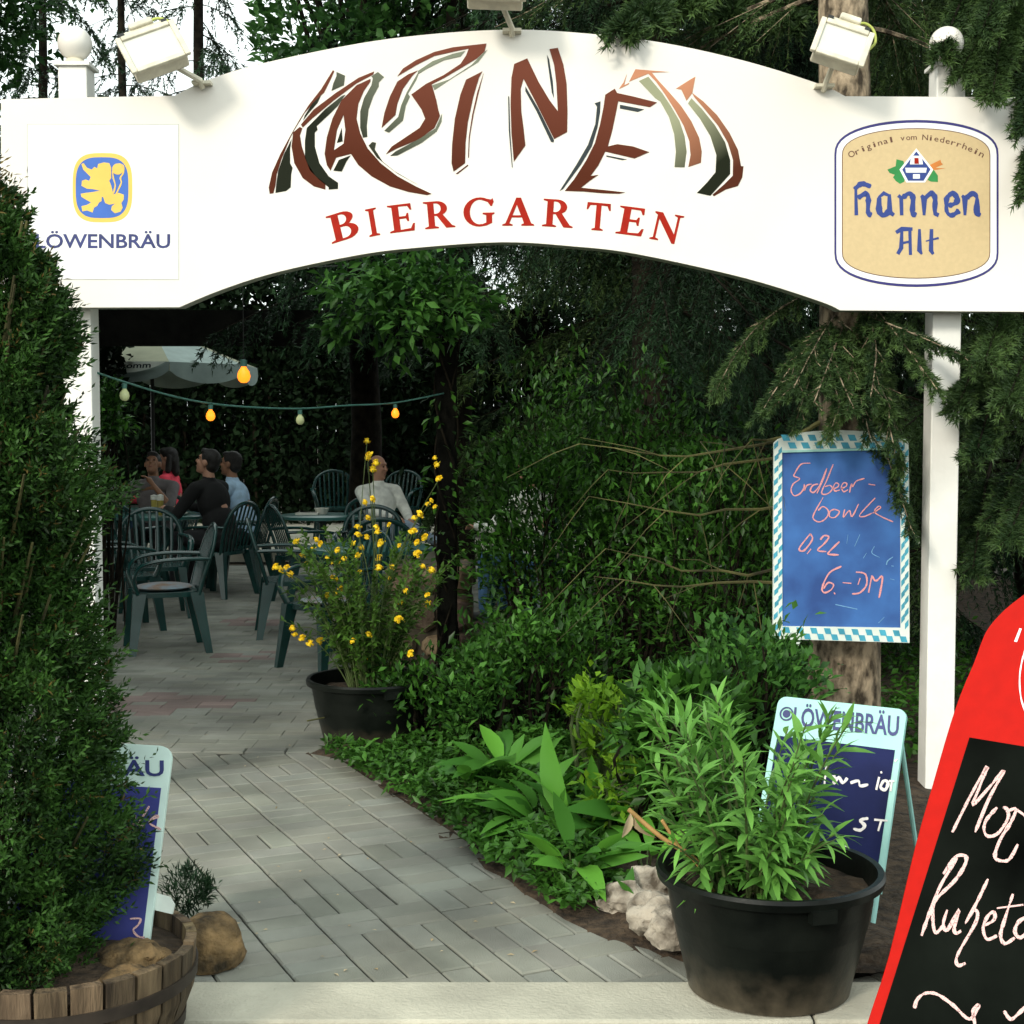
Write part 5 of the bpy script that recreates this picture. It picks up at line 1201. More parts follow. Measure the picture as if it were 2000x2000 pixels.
branch_tree('spruce', 'tall dark spruce whose boughs hang above the crown of the arch', 'tree', 2.2, 12.2, 15, 0.2, 1.5, 10, 110, lambda z: 2.9 - 0.17 * (z - 1.5), 0.36, 40, 50, 0.050, 0.012, 104, 'lf_spruce_tip', 'bark_dark', 'spruces', 0.8, 0.55, 0.06, boughs=BOUGHS4)
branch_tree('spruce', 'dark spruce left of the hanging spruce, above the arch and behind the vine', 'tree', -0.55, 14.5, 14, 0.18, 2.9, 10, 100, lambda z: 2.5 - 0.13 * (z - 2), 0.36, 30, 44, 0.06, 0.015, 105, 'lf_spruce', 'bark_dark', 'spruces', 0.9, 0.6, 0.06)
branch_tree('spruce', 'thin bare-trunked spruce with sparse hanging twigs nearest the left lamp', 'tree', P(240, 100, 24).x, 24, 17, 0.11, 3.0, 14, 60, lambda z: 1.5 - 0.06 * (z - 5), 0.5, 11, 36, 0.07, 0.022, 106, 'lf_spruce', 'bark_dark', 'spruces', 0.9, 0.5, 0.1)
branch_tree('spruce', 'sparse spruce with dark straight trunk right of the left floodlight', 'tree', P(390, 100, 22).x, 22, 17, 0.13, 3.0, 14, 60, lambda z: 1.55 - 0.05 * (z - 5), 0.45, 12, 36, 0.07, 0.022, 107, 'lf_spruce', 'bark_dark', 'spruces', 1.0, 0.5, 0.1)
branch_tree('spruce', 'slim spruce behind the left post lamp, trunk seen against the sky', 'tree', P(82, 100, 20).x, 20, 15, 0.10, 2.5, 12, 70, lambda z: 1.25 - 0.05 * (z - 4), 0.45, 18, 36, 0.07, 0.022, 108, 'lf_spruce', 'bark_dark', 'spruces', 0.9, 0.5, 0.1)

def crown_tree(name, label, x, y, trunk_h, r, cz, nclump, nleaf, L, W, m, seed, r0=0.16, group='broadleaved trees', clear=None):
    """A broadleaved tree: trunk, limbs to each clump, crown of leaf clumps with gaps."""
    g = np.random.default_rng(seed)
    t = bush(name, label, 'tree', (x, y, cz), r, nclump, nleaf, L, W, m, group, False, seed, 0.2, 1, 0.26, 0.1, 0.0, 0.35, part='crown', keep=clear)
    mb = MB(); mb.tube([(0, 0, -0.1), (0.04, 0.02, trunk_h * 0.5), (-0.03, 0.03, trunk_h), (0.05, 0, cz + r[2] * 0.5)], [r0 * 1.25, r0, r0 * 0.85, r0 * 0.25], 14); mb.build('trunk', 'bark_dark', t, 60)
    mb = MB()
    for i in range(26):
        d = rand_dir(1)[0] * np.array(r) * g.uniform(0.5, 0.95); e = Vector((d[0], d[1], cz + d[2]))
        if clear is not None and not all(clear(x + e.x * q, y + e.y * q, e.z * q + trunk_h * (1 - q)) for q in (0.35, 0.6, 0.8, 1)): continue
        b = Vector((0, 0, trunk_h + g.uniform(0, 0.9) * (cz - trunk_h)))
        mb.tube(catmull([tuple(b), tuple(b.lerp(e, 0.5) + Vector((0, 0, 0.15))), tuple(e)], 4), [r0 * 0.36 * (1 - 0.1 * k) for k in range(9)], 6)
    mb.build('limbs', 'bark_dark', t)
    return t
crown_tree('broadleaf_tree', 'leafy green tree behind the left shoulder of the arch', P(700, 60, 15).x, 15.2, 3.2, (1.75, 1.4, 2.1), 5.9, 110, 9500, 0.14, 0.08, 'lf_tree', 201, clear=lambda x, y, z: (1000 + FOC * x / y) > 505)
crown_tree('broadleaf_tree', 'dense dark tree filling the top left corner', -4.55, 11.6, 3.0, (0.92, 1.2, 1.6), 5.6, 90, 12000, 0.10, 0.05, 'lf_tree', 202)
# unseen crowns added outside the frame to shade the garden
def off(x, y, z): return z > 1.75 + 0.325 * y or x < -0.37 * y - 0.2 or x > 0.37 * y + 0.3
for i, (x, y, rx, ry, rz, cz, n, ncl) in enumerate(((-4.6, 6.2, 1.7, 1.9, 2.6, 3.0, 9000, 120), (-5.3, 9.6, 1.8, 2.0, 3.0, 3.6, 9000, 120), (-6.6, 13.2, 1.9, 2.2, 3.2, 3.8, 9000, 120),
        (4.6, 10.6, 5.0, 4.0, 2.2, 8.2, 12000, 150))):
    crown_tree('broadleaf_tree', ['unseen shade tree added left of the gate beyond the frame', 'unseen shade tree added on the left flank of the beer garden', 'unseen far shade tree added on the left flank of the beer garden', 'unseen spreading tree added, arching over the spruces on the right'][i], x, y, max(0.6, cz - rz * 1.1), (rx, ry, rz), cz, ncl, n, 0.26, 0.15, 'lf_dark', 210 + i, 0.14, 'unseen shade trees added around the beer garden', off)
# ================================================================== THE GARDEN BEHIND THE GATE
# hedges closing the view, with an added dark fence blocking sky gaps behind them
mb = MB()
for i in range(110): mb.box((-8.6 + i * 0.155, 24.0 + (0.02 if i % 2 else 0), 1.6), (0.150, 0.025, 3.2 + random.uniform(-0.05, 0.05)))
tag(mb.build('sky_block_fence', 'timber_dark'), 'tall dark board fence added behind the hedges to block the sky', 'fence')
def hedge(label, x0, x1, y, h, n, L, seed, m='lf_dark'):
    g = np.random.default_rng(seed); t = thing('hedge', label, 'hedge', ((x0 + x1) / 2, y, 0), 0, 'dark hedges behind the tables')
    w = x1 - x0; x = g.uniform(-w / 2, w / 2, n); z = h * g.random(n) ** 0.85
    b = np.array([0.5 * noise.noise(Vector((a * 1.1, c * 1.1, seed))) for a, c in zip(x, z)])
    top = h * (0.88 + 0.16 * np.array([noise.noise(Vector((a * 0.9, 0, seed))) for a in x]))
    ok = z < top; x, z, b = x[ok], z[ok], b[ok]; n = len(x)
    pos = np.stack([x, b * 0.8 + g.normal(size=n) * 0.22, z], 1)
    d = g.normal(size=(n, 3)) + [0, -0.6, 0.1]
    leaves('foliage', pos, d, rand_dir(n), L * g.uniform(0.5, 1.3, n), L * 0.55, m, t, np.clip(0.45 + b * 0.9 + 0.3 * (g.random(n) - 0.5), 0, 1), k=1)
    mb = MB()
    for i in range(int(w * 1.6)): a = -w / 2 + (i + g.random()) * w / int(w * 1.6); mb.tube([(a, 0, -0.05), (a + g.normal() * 0.1, 0, h * 0.5), (a + g.normal() * 0.2, 0, h * 0.8)], [0.04, 0.03, 0.01], 6)
    mb.build('stem', 'bark_dark', t)
hedge('broad dark hedge behind the left tables and the umbrella', -8.5, -0.4, 21.8, 4.9, 44000, 0.15, 301)
hedge('dark hedge directly behind the man in the white jacket', -2.2, 2.2, 19.2, 3.6, 20000, 0.13, 302)
hedge('dark hedge deep behind the hanging spruce on the right', 0.8, 8.0, 15.6, 9.2, 42000, 0.20, 303)
hedge('dark hedge on the left side behind the gate post', -6.5, -4.3, 16.0, 3.4, 9000, 0.15, 304)
# timber shelter with tarred fascia over the left tables
sh = thing('timber_shelter', 'dark tarred timber shelter roof above the left tables', 'shelter', (-3.4, 15.0, 0))
zt, zb = P(400, 606, 14.0).z, P(400, 676, 14.0).z
mb = MB(); mb.box((0.55, -1.0, (zt + zb) / 2), (6.4, 0.07, zt - zb)); mb.build('fascia', 'timber_dark', sh)
mb = MB()
for i in range(40): mb.box((-2.6 + i * 0.16, -0.2, zt - 0.02 - 0.004 * (i % 2)), (0.155, 1.6, 0.03))
mb.build('roof', 'timber_dark', sh)
for x, y in ((-2.55, -0.9), (-2.55, 0.5), (3.6, 0.5)):
    mb = MB(); mb.box((x, y, zb / 2 + 0.05), (0.11, 0.11, zb + 0.1)); mb.build('shelter_post', 'timber_dark', sh)

# rubble stone pillar beside the timber post
pq = P(815, 1380, 8.75); sp_ = thing('stone_pillar', 'rubble stone pillar with pale joints behind the flowering shrub', 'pillar', (pq.x + 0.08, 8.85, 0))
mb = MB(); mb.box((0, 0, 0.37), (0.50, 0.46, 0.74)); mb.build('core', 'mortar', sp_)
mb = MB(); z = 0.0; random.seed(5)
while z < 0.66:
    h_ = random.uniform(0.11, 0.22); h_ = min(h_, 0.78 - z)
    for face in range(4):
        x = -0.27
        while x < 0.25:
            w = min(random.uniform(0.12, 0.27), 0.27 - x)
            if w > 0.05:
                tn = random.uniform(0.35, 0.95); mb.tint = (tn, tn * random.uniform(0.85, 1.02), tn * random.uniform(0.7, 1.0))
                c = Vector((x + w / 2, -0.245 if face in (0, 2) else -0.225, z + h_ / 2)); vs = []; n = 9
                for ring, (k, dd) in enumerate(((0.97, 0.03), (0.93, -0.012), (0.72, -0.034))):
                    for q in range(n):
                        a = 2 * PI * q / n + face; rr = (0.42 + 0.10 * random.Random(int(z * 997) + int(x * 1013) + q * 7 + face).random())
                        ca_, sa_ = math.cos(a), math.sin(a); f = 1 / max(abs(ca_), abs(sa_)) ** 0.72
                        vs.append(c + Vector((ca_ * w * rr * f * k, dd, sa_ * h_ * rr * f * k)))
                M3 = Matrix.Rotation(face * PI / 2, 3, 'Z'); vs = [M3 @ v for v in vs]
                mb.add(vs, [(r_ * n + q, r_ * n + (q + 1) % n, r_ * n + n + (q + 1) % n, r_ * n + n + q) for r_ in range(2) for q in range(n)] + [tuple(2 * n + q for q in range(n))])
            x += w + 0.008
    z += h_ + 0.008
mb.build('stones', 'stone_wall', sp_, 30, True)
# thin guy wire from the tub to the post
a, b = P(600, 1408, 6.75), P(880, 1322, 7.6)
mb = MB(); mb.tube([tuple(a.lerp(b, t) - Vector((0, 0, 0.03 * math.sin(PI * t)))) for t in np.linspace(0, 1, 9)] + [(b.x, 8.25, b.z + 0.05)], 0.004, 5); tag(mb.build('rope', 'twig', None), 'thin slack rope stretched in front of the black flower tub', 'rope')

# ---- moulded garden chairs
def make_chair(label):
    t = thing('garden_chair', label, 'chair', (0, 0, 0), 0, 'dark green moulded garden chairs')
    mb = MB(); seat = []
    for k in range(40):
        a = 2 * PI * k / 40; c, s = math.cos(a), math.sin(a); e = 2 / 4.2
        seat.append((0.235 * math.copysign(abs(c) ** e, c), 0.225 * math.copysign(abs(s) ** e, s) + 0.01))
    pl = Plane((0, 0, 0.43), (1, 0, 0), (0, 1, 0)); mb.plate([seat], pl, -0.035, 0.0)
    o = mb.build('seat', 'chair', t); q = o.modifiers.new('b', 'BEVEL'); q.width = 0.008; q.segments = 2
    for sx, sy in ((-1, 1), (1, 1), (-1, -1), (1, -1)):
        mb = MB(); p0 = Vector((sx * 0.205, sy * 0.195 + 0.01, 0.425)); p1 = Vector((sx * 0.262, sy * 0.262, 0.0)); vs = []
        for p, w in ((p0, 0.046), (p0.lerp(p1, 0.45), 0.034), (p1, 0.024)):
            for ax, ay in ((-1, -1), (1, -1), (1, 1), (-1, 1)): vs.append(p + Vector((ax * w * 0.72, ay * w, 0)))
        mb.add(vs, [(r_ * 4 + q, r_ * 4 + 4 + q, r_ * 4 + 4 + (q + 1) % 4, r_ * 4 + (q + 1) % 4) for r_ in (0, 1) for q in range(4)] + [(0, 1, 2, 3), (11, 10, 9, 8)])
        mb.build('leg', 'chair', t)
    mb = MB()
    arch = catmull([(-0.225, -0.20, 0.41), (-0.250, -0.245, 0.58), (-0.252, -0.285, 0.70), (-0.205, -0.315, 0.800), (-0.11, -0.332, 0.862), (0, -0.338, 0.882), (0.11, -0.332, 0.862), (0.205, -0.315, 0.800), (0.252, -0.285, 0.70), (0.250, -0.245, 0.58), (0.225, -0.20, 0.41)], 4)
    mb.tube(arch, 0.021, 8, 0.75, (0, 1, 0)); mb.build('back_frame', 'chair', t, 60)
    for i in range(7):
        x = -0.165 + i * 0.055; zt_ = 0.868 - (x / 0.25) ** 2 * 0.13; yt = -0.333 + (x / 0.25) ** 2 * 0.045
        mb = MB(); mb.tube([(x * 0.95, -0.195, 0.42), (x * 1.05, -0.235, 0.58), (x * 1.1, yt, zt_)], 0.0145, 6, 0.45, (0, 1, 0)); mb.build('slat', 'chair', t, 60)
    for s in (-1, 1):
        mb = MB(); mb.tube(catmull([(s * 0.250, -0.275, 0.66), (s * 0.285, -0.10, 0.665), (s * 0.295, 0.08, 0.655), (s * 0.285, 0.20, 0.62), (s * 0.262, 0.245, 0.53), (s * 0.225, 0.215, 0.425)], 4), 0.026, 8, 0.55); mb.build('armrest', 'chair', t, 60)
    return t
CH = make_chair('dark garden chair in the left foreground, seen from the side, with a cushion')
chairs = []
def face(dx, dy): return math.atan2(dy, dx) - PI / 2
def chair(x, y, d, label, z=0.0):
    c = CH if not chairs else dup(CH, label=label)
    c.location = (x, y, z); c.rotation_euler = (0, 0, face(*d)); chairs.append(c); return c
def at(u, Y): return (u - 1000) / FOC * Y
chair(at(322, 10.15), 10.15, (-1, -0.35), '')
chair(at(298, 12.0), 12.0, (0.35, -1), 'garden chair with glossy teal arch facing the viewer behind the cushioned chair')
chair(at(424, 13.5), 13.5, (-0.85, 0.4), 'garden chair under the man in the black jacket')
chair(at(470, 14.3), 14.3, (-1, 0.1), 'garden chair under the man in the pale blue shirt')
chair(at(252, 13.3), 13.3, (0.2, 1), 'garden chair with its back to the viewer at the far left of the left table')
chair(at(305, 15.0), 15.0, (0, -1), 'garden chair under the man in the grey shirt')
chair(at(330, 16.0), 16.0, (-1, 0.1), 'garden chair under the woman in the pink top')
chair(at(205, 16.3), 16.3, (0.5, -1), 'garden chair under the man with glasses at the left edge of the opening')
chair(at(570, 10.9), 10.9, (1, 0.2), 'garden chair seen from the side left of the right table, facing right')
chair(at(650, 9.35), 9.35, (-0.75, -0.65), 'garden chair with a pale cushion behind the yellow flowers, facing left')
chair(at(722, 12.4), 12.4, (0, -1), 'garden chair facing the viewer behind the right table')
chair(at(742, 11.2), 11.2, (-0.1, 1), 'garden chair seen from behind at the right table, nearest the flowers')
chair(at(655, 18.3), 18.3, (0.2, -1), 'empty garden chair up on the terrace, left of the man in the white jacket', 0.15)
chair(at(772, 18.3), 18.3, (-0.3, -1), 'empty garden chair up on the terrace, right of the man in the white jacket', 0.15)
chair(at(748, 13.9), 13.9, (0.62, -0.78), 'garden chair under the man in the white jacket')
chair(at(1040, 11.4), 11.4, (-0.6, 0.5), 'garden chair half hidden behind the bed shrubs')
chair(at(600, 12.9), 12.9, (1, 0.5), 'garden chair in the middle, turned right, between the left and right tables')
chair(at(232, 11.2), 11.2, (0.9, 0.5), 'garden chair nearest the conifer, turned towards the left table')
def cushion(ch, label):
    mb = MB(); mb.ball((0, 0.02, 0.452), (0.21, 0.20, 0.026), 20, 8)
    o = mb.build('cushion', 'cushion', None, 60); o.location = ch.location; o.rotation_euler = ch.rotation_euler; tag(o, label, 'cushion', 'seat cushions')
cushion(chairs[0], 'tan and pale blue seat cushion on the left foreground chair'); cushion(chairs[9], 'tan and pale blue seat cushion on the chair behind the flowers')

# ---- tables and what stands on them
def table(x, y, r, label, z=0.0, top='table_top'):
    t = thing('garden_table', label, 'table', (x, y, z), 0, 'garden tables')
    mb = MB(); mb.lathe([(0, 0.735), (r - 0.02, 0.735), (r, 0.726), (r, 0.700), (r - 0.03, 0.695), (0, 0.695)], 40); mb.build('table_top', top, t, 40)
    mb = MB(); mb.lathe([(0.035, 0.69), (0.035, 0.10), (0.06, 0.06)], 16); mb.build('pedestal', 'chair', t, 60)
    for k in range(4):
        a = PI / 4 + k * PI / 2; mb = MB(); mb.tube([(0.03 * math.cos(a), 0.03 * math.sin(a), 0.10), (0.2 * math.cos(a), 0.2 * math.sin(a), 0.06), (0.36 * math.cos(a), 0.36 * math.sin(a), 0.02)], [0.028, 0.024, 0.018], 8); mb.build('foot', 'chair', t, 60)
    return t
TL_ = (at(308, 14.1), 14.1); TR_ = (at(722, 10.2), 10.2)
table(*TL_, 0.50, 'round table of the eating group on the left'); table(*TR_, 0.45, 'round table with glossy teal top behind the yellow flowers')
table(at(630, 14.0), 14.0, 0.42, 'round table with pale things on it, beside the man in the white jacket'); table(at(225, 15.4), 15.4, 0.42, 'round table of the man with glasses at the left edge')
def on_table(name, label, cat, u, Y, parts, group=None):
    t = thing(name, label, cat, (at(u, Y), Y, 0.736), 0, group)
    for n, m, f in parts:
        mb = MB(); f(mb); mb.build(n, m, t, 40)
    return t
pl_ = lambda r: (lambda m: m.lathe([(0, 0.004), (r * 0.6, 0.004), (r, 0.018), (r, 0.022), (r * 0.6, 0.010), (0, 0.010)], 28))
def foodf(m):
    for i in range(7): m.ball((random.uniform(-0.07, 0.07), random.uniform(-0.05, 0.05), 0.028), (0.045, 0.035, 0.022), 10, 6)
on_table('dinner_plate', 'large white dinner plate in front of the man in black', 'plate', 336, 13.9, [('dish', 'plate', pl_(0.15))])
on_table('meal', 'browned meal heaped on the large white dinner plate', 'food', 338, 13.88, [('crust', 'food', foodf)])
on_table('dinner_plate', 'small white plate near the man in the grey shirt', 'plate', 295, 14.25, [('dish', 'plate', pl_(0.11))])
gl = lambda h: [('beer', 'beer', lambda m: m.lathe([(0, 0.006), (0.026, 0.006), (0.033, h * 0.75), (0, h * 0.75)], 20)), ('foam', 'foam', lambda m: m.lathe([(0.033, h * 0.752), (0.034, h), (0.0, h + 0.01)], 20)), ('glass_foot', 'plate', lambda m: m.lathe([(0, 0), (0.032, 0), (0.032, 0.005), (0, 0.0055)], 20))]
on_table('beer_glass', 'tall beer glass with foam standing beside the large dinner plate', 'glass', 312, 13.75, gl(0.20), 'beer glasses'); on_table('beer_glass', 'beer glass with foam close to the man in the grey shirt', 'glass', 300, 14.35, gl(0.17), 'beer glasses')
on_table('tablecloth', 'folded pale napkins lying on the table of the man in the white jacket', 'napkin', 600, 13.95, [('fold', 'plate', lambda m: m.box((0, 0, 0.012), (0.22, 0.15, 0.02)))])
on_table('bread_basket', 'small pale bowl on the table of the man in the white jacket', 'bowl', 628, 14.05, [('dish', 'plate', lambda m: m.lathe([(0, 0.003), (0.05, 0.0), (0.075, 0.06), (0.07, 0.06), (0.045, 0.012), (0, 0.012)], 24))])

# ---- people
def remesh(mb, voxel, smooth_it, name):
    me = bpy.data.meshes.new('tmp'); me.from_pydata(mb.v, [], mb.f); me.update()
    o = bpy.data.objects.new('tmp', me); COL.objects.link(o)
    r = o.modifiers.new('r', 'REMESH'); r.mode = 'VOXEL'; r.voxel_size = voxel
    s = o.modifiers.new('s', 'SMOOTH'); s.factor = 0.5; s.iterations = smooth_it
    bpy.context.view_layer.update()
    out = bpy.data.meshes.new_from_object(o.evaluated_get(bpy.context.evaluated_depsgraph_get())); out.name = name
    bpy.data.objects.remove(o); bpy.data.meshes.remove(me); out.shade_smooth()
    return out
def person(label, x, y, d, shirt, trouser, skin='skin', lean=0.1, yaw=0.0, nod=0.0, hair='short', hands=None, legs='sit', z=0.0, scale=1.0, glasses=False, collar=None, sleeve=1.0, side_lean=0.0, build=1.0):
    t = thing('person', label, 'person', (x, y, z), face(*d), 'guests sitting at the tables'); t.scale = (scale,) * 3
    hip = Vector((0, -0.06, 0.535)); sp1 = Vector((side_lean, math.sin(lean), math.cos(lean)))
    waist, chest, neck = hip + sp1 * 0.16, hip + sp1 * 0.34, hip + sp1 * 0.535
    up = Vector((side_lean * 0.5, math.sin(lean * 0.5 + nod * 0.3), math.cos(lean * 0.5)))
    hc = neck + up * 0.175
    HR = Matrix.Rotation(yaw, 3, 'Z') @ Matrix.Rotation(-nod, 3, 'X')
    def h(p): return hc + HR @ Vector(p)
    sh = [neck + Vector((s * 0.185 * build, 0.0, -0.065)) for s in (-1, 1)]
    hands = hands or {}
    hd = [Vector(hands.get(k, (s * 0.20, 0.42, 0.79))) for k, s in (('L', -1), ('R', 1))]
    el = []
    for s, a, b in zip((-1, 1), sh, hd):
        mid = (a + b) / 2; dd = (b - a); l = min(dd.length, 0.53); drop = math.sqrt(max(0.0001, 0.275 ** 2 - (l / 2) ** 2))
        dirn = Vector((s * 0.75, -0.35, -0.8)); dirn -= dd.normalized() * dirn.dot(dd.normalized()); el.append(mid + dirn.normalized() * drop)
    if legs == 'sit': kn = [Vector((s * 0.11, 0.40, 0.52)) for s in (-1, 1)]; an = [Vector((s * 0.12, 0.40, 0.09)) for s in (-1, 1)]
    else: kn = [Vector((-0.10, 0.40, 0.50)), Vector((0.02, 0.42, 0.68))]; an = [Vector((-0.10, 0.42, 0.09)), Vector((-0.28, 0.52, 0.52))]
    B = MB()
    B.ball(h((0, -0.012, 0.03)), (0.074, 0.094, 0.094), 18, 12, HR); B.ball(h((0, 0.022, -0.045)), (0.058, 0.068, 0.075), 16, 10, HR)
    B.capsule(h((0, 0.078, 0.018)), 0.011, h((0, 0.104, -0.022)), 0.015); B.ball(h((0, 0.055, -0.098)), (0.030, 0.028, 0.022), 10, 8, HR)
    for s in (-1, 1): B.ball(h((s * 0.078, -0.005, -0.005)), (0.012, 0.024, 0.034), 10, 8, HR); B.ball(h((s * 0.034, 0.070, -0.022)), (0.022, 0.018, 0.020), 10, 7, HR)
    B.ball(h((0, 0.072, 0.038)), (0.055, 0.020, 0.013), 12, 7, HR)
    B.capsule(neck - sp1 * 0.05, 0.060, hc - up * 0.05, 0.052)
    B.capsule(chest, 0.115, hip, 0.12); B.capsule(sh[0].lerp(sh[1], 0.12), 0.055, sh[0].lerp(sh[1], 0.88), 0.055)
    for s, a, e, w in zip((-1, 1), sh, el, hd):
        f = (w - e).normalized(); B.capsule(a, 0.045, e, 0.036); B.capsule(e, 0.036, w - f * 0.02, 0.025)
        sd = f.cross(Vector((0, 0, 1))); sd = sd.normalized() if sd.length > 0.01 else Vector((1, 0, 0)); nn = sd.cross(f).normalized()
        B.capsule(w, 0.024, w + f * 0.055, 0.030)
        for k, (o_, L_) in enumerate(((-0.030, 0.066), (-0.010, 0.078), (0.010, 0.073), (0.029, 0.058))):
            q0 = w + f * 0.065 + sd * o_; q1 = q0 + f * L_ * 0.5 - nn * 0.006; B.capsule(q0, 0.0095, q1, 0.009, 8); B.capsule(q1, 0.009, q1 + f * L_ * 0.4 - nn * 0.028, 0.008, 8)
        q0 = w + f * 0.02 - sd * s * 0.028; B.capsule(q0, 0.011, q0 - sd * s * 0.030 + f * 0.035 - nn * 0.01, 0.009, 8)
    for k, a in zip(kn, an): B.capsule(hip + Vector((0.09 * (1 if k.x > 0 else -1), 0, -0.01)), 0.07, k, 0.045); B.capsule(k, 0.045, a, 0.034)
    link('body', remesh(B, 0.0085, 3, 'body'), skin, t)
    T = MB(); k_ = build
    T.ball(chest, (0.175 * k_, 0.118 * k_, 0.19), 18, 12); T.capsule(waist, 0.135 * k_, hip + Vector((0, 0, 0.0)), 0.140 * k_); T.ball(waist, (0.165 * k_, 0.128 * k_, 0.15), 16, 10); T.ball(hip, (0.175 * k_, 0.13, 0.09), 16, 10)
    T.capsule(sh[0], 0.068, neck - sp1 * 0.035, 0.070); T.capsule(sh[1], 0.068, neck - sp1 * 0.035, 0.070); T.capsule(chest, 0.12, neck - sp1 * 0.07, 0.075)
    for a, e, w in zip(sh, el, hd): T.capsule(a, 0.068, e, 0.054); (T.capsule(e, 0.054, w.lerp(e, 0.12 + (1 - sleeve) * 0.9), 0.042) if sleeve > 0.5 else None)
    T.capsule(neck - sp1 * 0.02 + Vector((0, -0.01, 0)), 0.068, neck + up * 0.012, 0.066)
    link('shirt', remesh(T, 0.010, 4, 'shirt'), shirt, t)
    T = MB(); T.ball(hip - Vector((0, 0.0, 0.03)), (0.18, 0.15, 0.10), 16, 10)
    for k, a in zip(kn, an): T.capsule(hip + Vector((0.09 * (1 if k.x > 0 else -1), 0.0, -0.02)), 0.092, k, 0.066); T.capsule(k, 0.066, a + (k - a).normalized() * 0.03, 0.052)
    link('trousers', remesh(T, 0.012, 3, 'trousers'), trouser, t)
    for i, a in enumerate(an):
        T = MB(); fd = Vector((0, 1, 0)) if legs == 'sit' or i == 0 else Vector((-0.5, 0.5, -0.7)).normalized()
        T.capsule(a + Vector((0, -0.02, -0.045)), 0.042, a + fd * 0.17 + Vector((0, 0, -0.05)), 0.036); T.box(a + fd * 0.07 + Vector((0, 0, -0.082)), (0.075, 0.24, 0.014)) if fd.y == 1 else None
        T.build('shoe', 'dark', t, 60)
    HB = MB(); HB.ball(h((0, -0.022, 0.044)), (0.083, 0.098, 0.092), 18, 12, HR); HB.ball(h((0, -0.055, -0.01)), (0.076, 0.062, 0.075), 16, 10, HR)
    if hair == 'short': HB.ball(h((0, 0.045, 0.092)), (0.060, 0.05, 0.028), 12, 8, HR)
    if hair == 'balding': HB = MB(); HB.ball(h((0, -0.045, 0.022)), (0.081, 0.078, 0.085), 18, 12, HR); HB.ball(h((0, -0.055, -0.02)), (0.075, 0.058, 0.065), 16, 10, HR)
    if hair == 'long':
        HB.ball(h((0, 0.035, 0.085)), (0.070, 0.06, 0.04), 12, 8, HR)
        for s in (-1, 1): HB.capsule(h((s * 0.068, -0.03, 0.02)), 0.032, h((s * 0.085, -0.02, -0.13)), 0.034)
        HB.capsule(h((0, -0.075, 0)), 0.055, h((0, -0.08, -0.15)), 0.055)
    link('hair', remesh(HB, 0.009, 2, 'hair'), 'hair', t)
    for s in (-1, 1):
        E = MB(); E.ball(h((s * 0.033, 0.083, 0.010)), (0.012, 0.007, 0.007), 10, 6, HR); E.build('eye', 'eye', t, 60)
    E = MB(); E.ball(h((0, 0.086, -0.063)), (0.023, 0.007, 0.006), 10, 6, HR); E.build('mouth', 'lips', t, 60)
    if glasses:
        E = MB()
        for s in (-1, 1): E.tube([tuple(h((s * 0.036 + 0.026 * math.cos(a), 0.102, 0.010 + 0.021 * math.sin(a)))) for a in np.linspace(0, 2 * PI, 15)], 0.003, 5, cap=False); E.tube([tuple(h((s * 0.062, 0.10, 0.014))), tuple(h((s * 0.084, -0.01, 0.012)))], 0.003, 5)
        E.build('glasses', 'dark', t, 60)
    return t
def loc(i): c = chairs[i].location; return c.x, c.y
def toward(px_, py, q): return (q[0] - px_, q[1] - py)
def ppl(i, *a, **k):
    c = chairs[i]; d = (-math.sin(c.rotation_euler.z), math.cos(c.rotation_euler.z))
    return person(a[0], c.location.x, c.location.y, d, *a[1:], z=c.location.z, **k)
ppl(2, 'person in a black jacket seen from behind, leaning over the left table', 'black_cloth', 'dark_trouser', lean=0.30, yaw=0.25, nod=-0.35, hands={'L': (-0.16, 0.46, 0.79), 'R': (0.16, 0.46, 0.80)}, scale=1.03, build=1.08)
ppl(3, 'person in a pale blue shirt half hidden behind the person in black', 'pale_blue', 'dark_trouser', 'skin_tan', lean=0.28, yaw=-0.1, nod=-0.15)
ppl(5, 'person in a grey shirt bending over the table and eating with hand at mouth', 'grey_check', 'dark_trouser', 'skin_tan', lean=0.36, nod=-0.45, hands={'L': (-0.05, 0.36, 1.01), 'R': (0.30, 0.40, 0.80)}, sleeve=0.4, build=1.12)
ppl(6, 'person with dark bobbed hair and pink top, face turned to the left', 'pink', 'denim', lean=0.12, yaw=0.15, hair='long')
ppl(7, 'person with glasses in a dark jacket at the left edge, reading the menu', 'navy_cloth', 'dark_trouser', 'skin_tan', lean=0.05, yaw=-0.25, nod=-0.2, glasses=True, hands={'L': (-0.14, 0.38, 0.86), 'R': (0.14, 0.38, 0.86)})
ppl(14, 'person in a white jacket sitting cross-legged, head turned to the right', 'white_cloth', 'jeans', lean=-0.05, yaw=0.45, hair='balding', legs='cross', hands={'L': (-0.12, 0.30, 0.72), 'R': (0.12, 0.36, 0.77)}, build=1.10, scale=0.96)
ppl(15, 'person in a white shirt and blue jeans glimpsed through the bed shrubs', 'white_cloth', 'denim', lean=0.15, hair='short')
c = chairs[7]; m = MB(); pl2 = Plane((0, 0, 0), (1, 0, 0), (0, 0.5, 0.9)); m.plate([[(-0.15, 0), (0.15, 0), (0.15, 0.22), (-0.15, 0.22)]], pl2, -0.004, 0.0)
o = m.build('menu_card', 'cloth'); o.location = (c.location.x + 0.12, c.location.y - 0.46, 0.86); o.rotation_euler = (R(-10), R(-8), 0.3); tag(o, 'pale open menu card held by the person with glasses', 'menu')

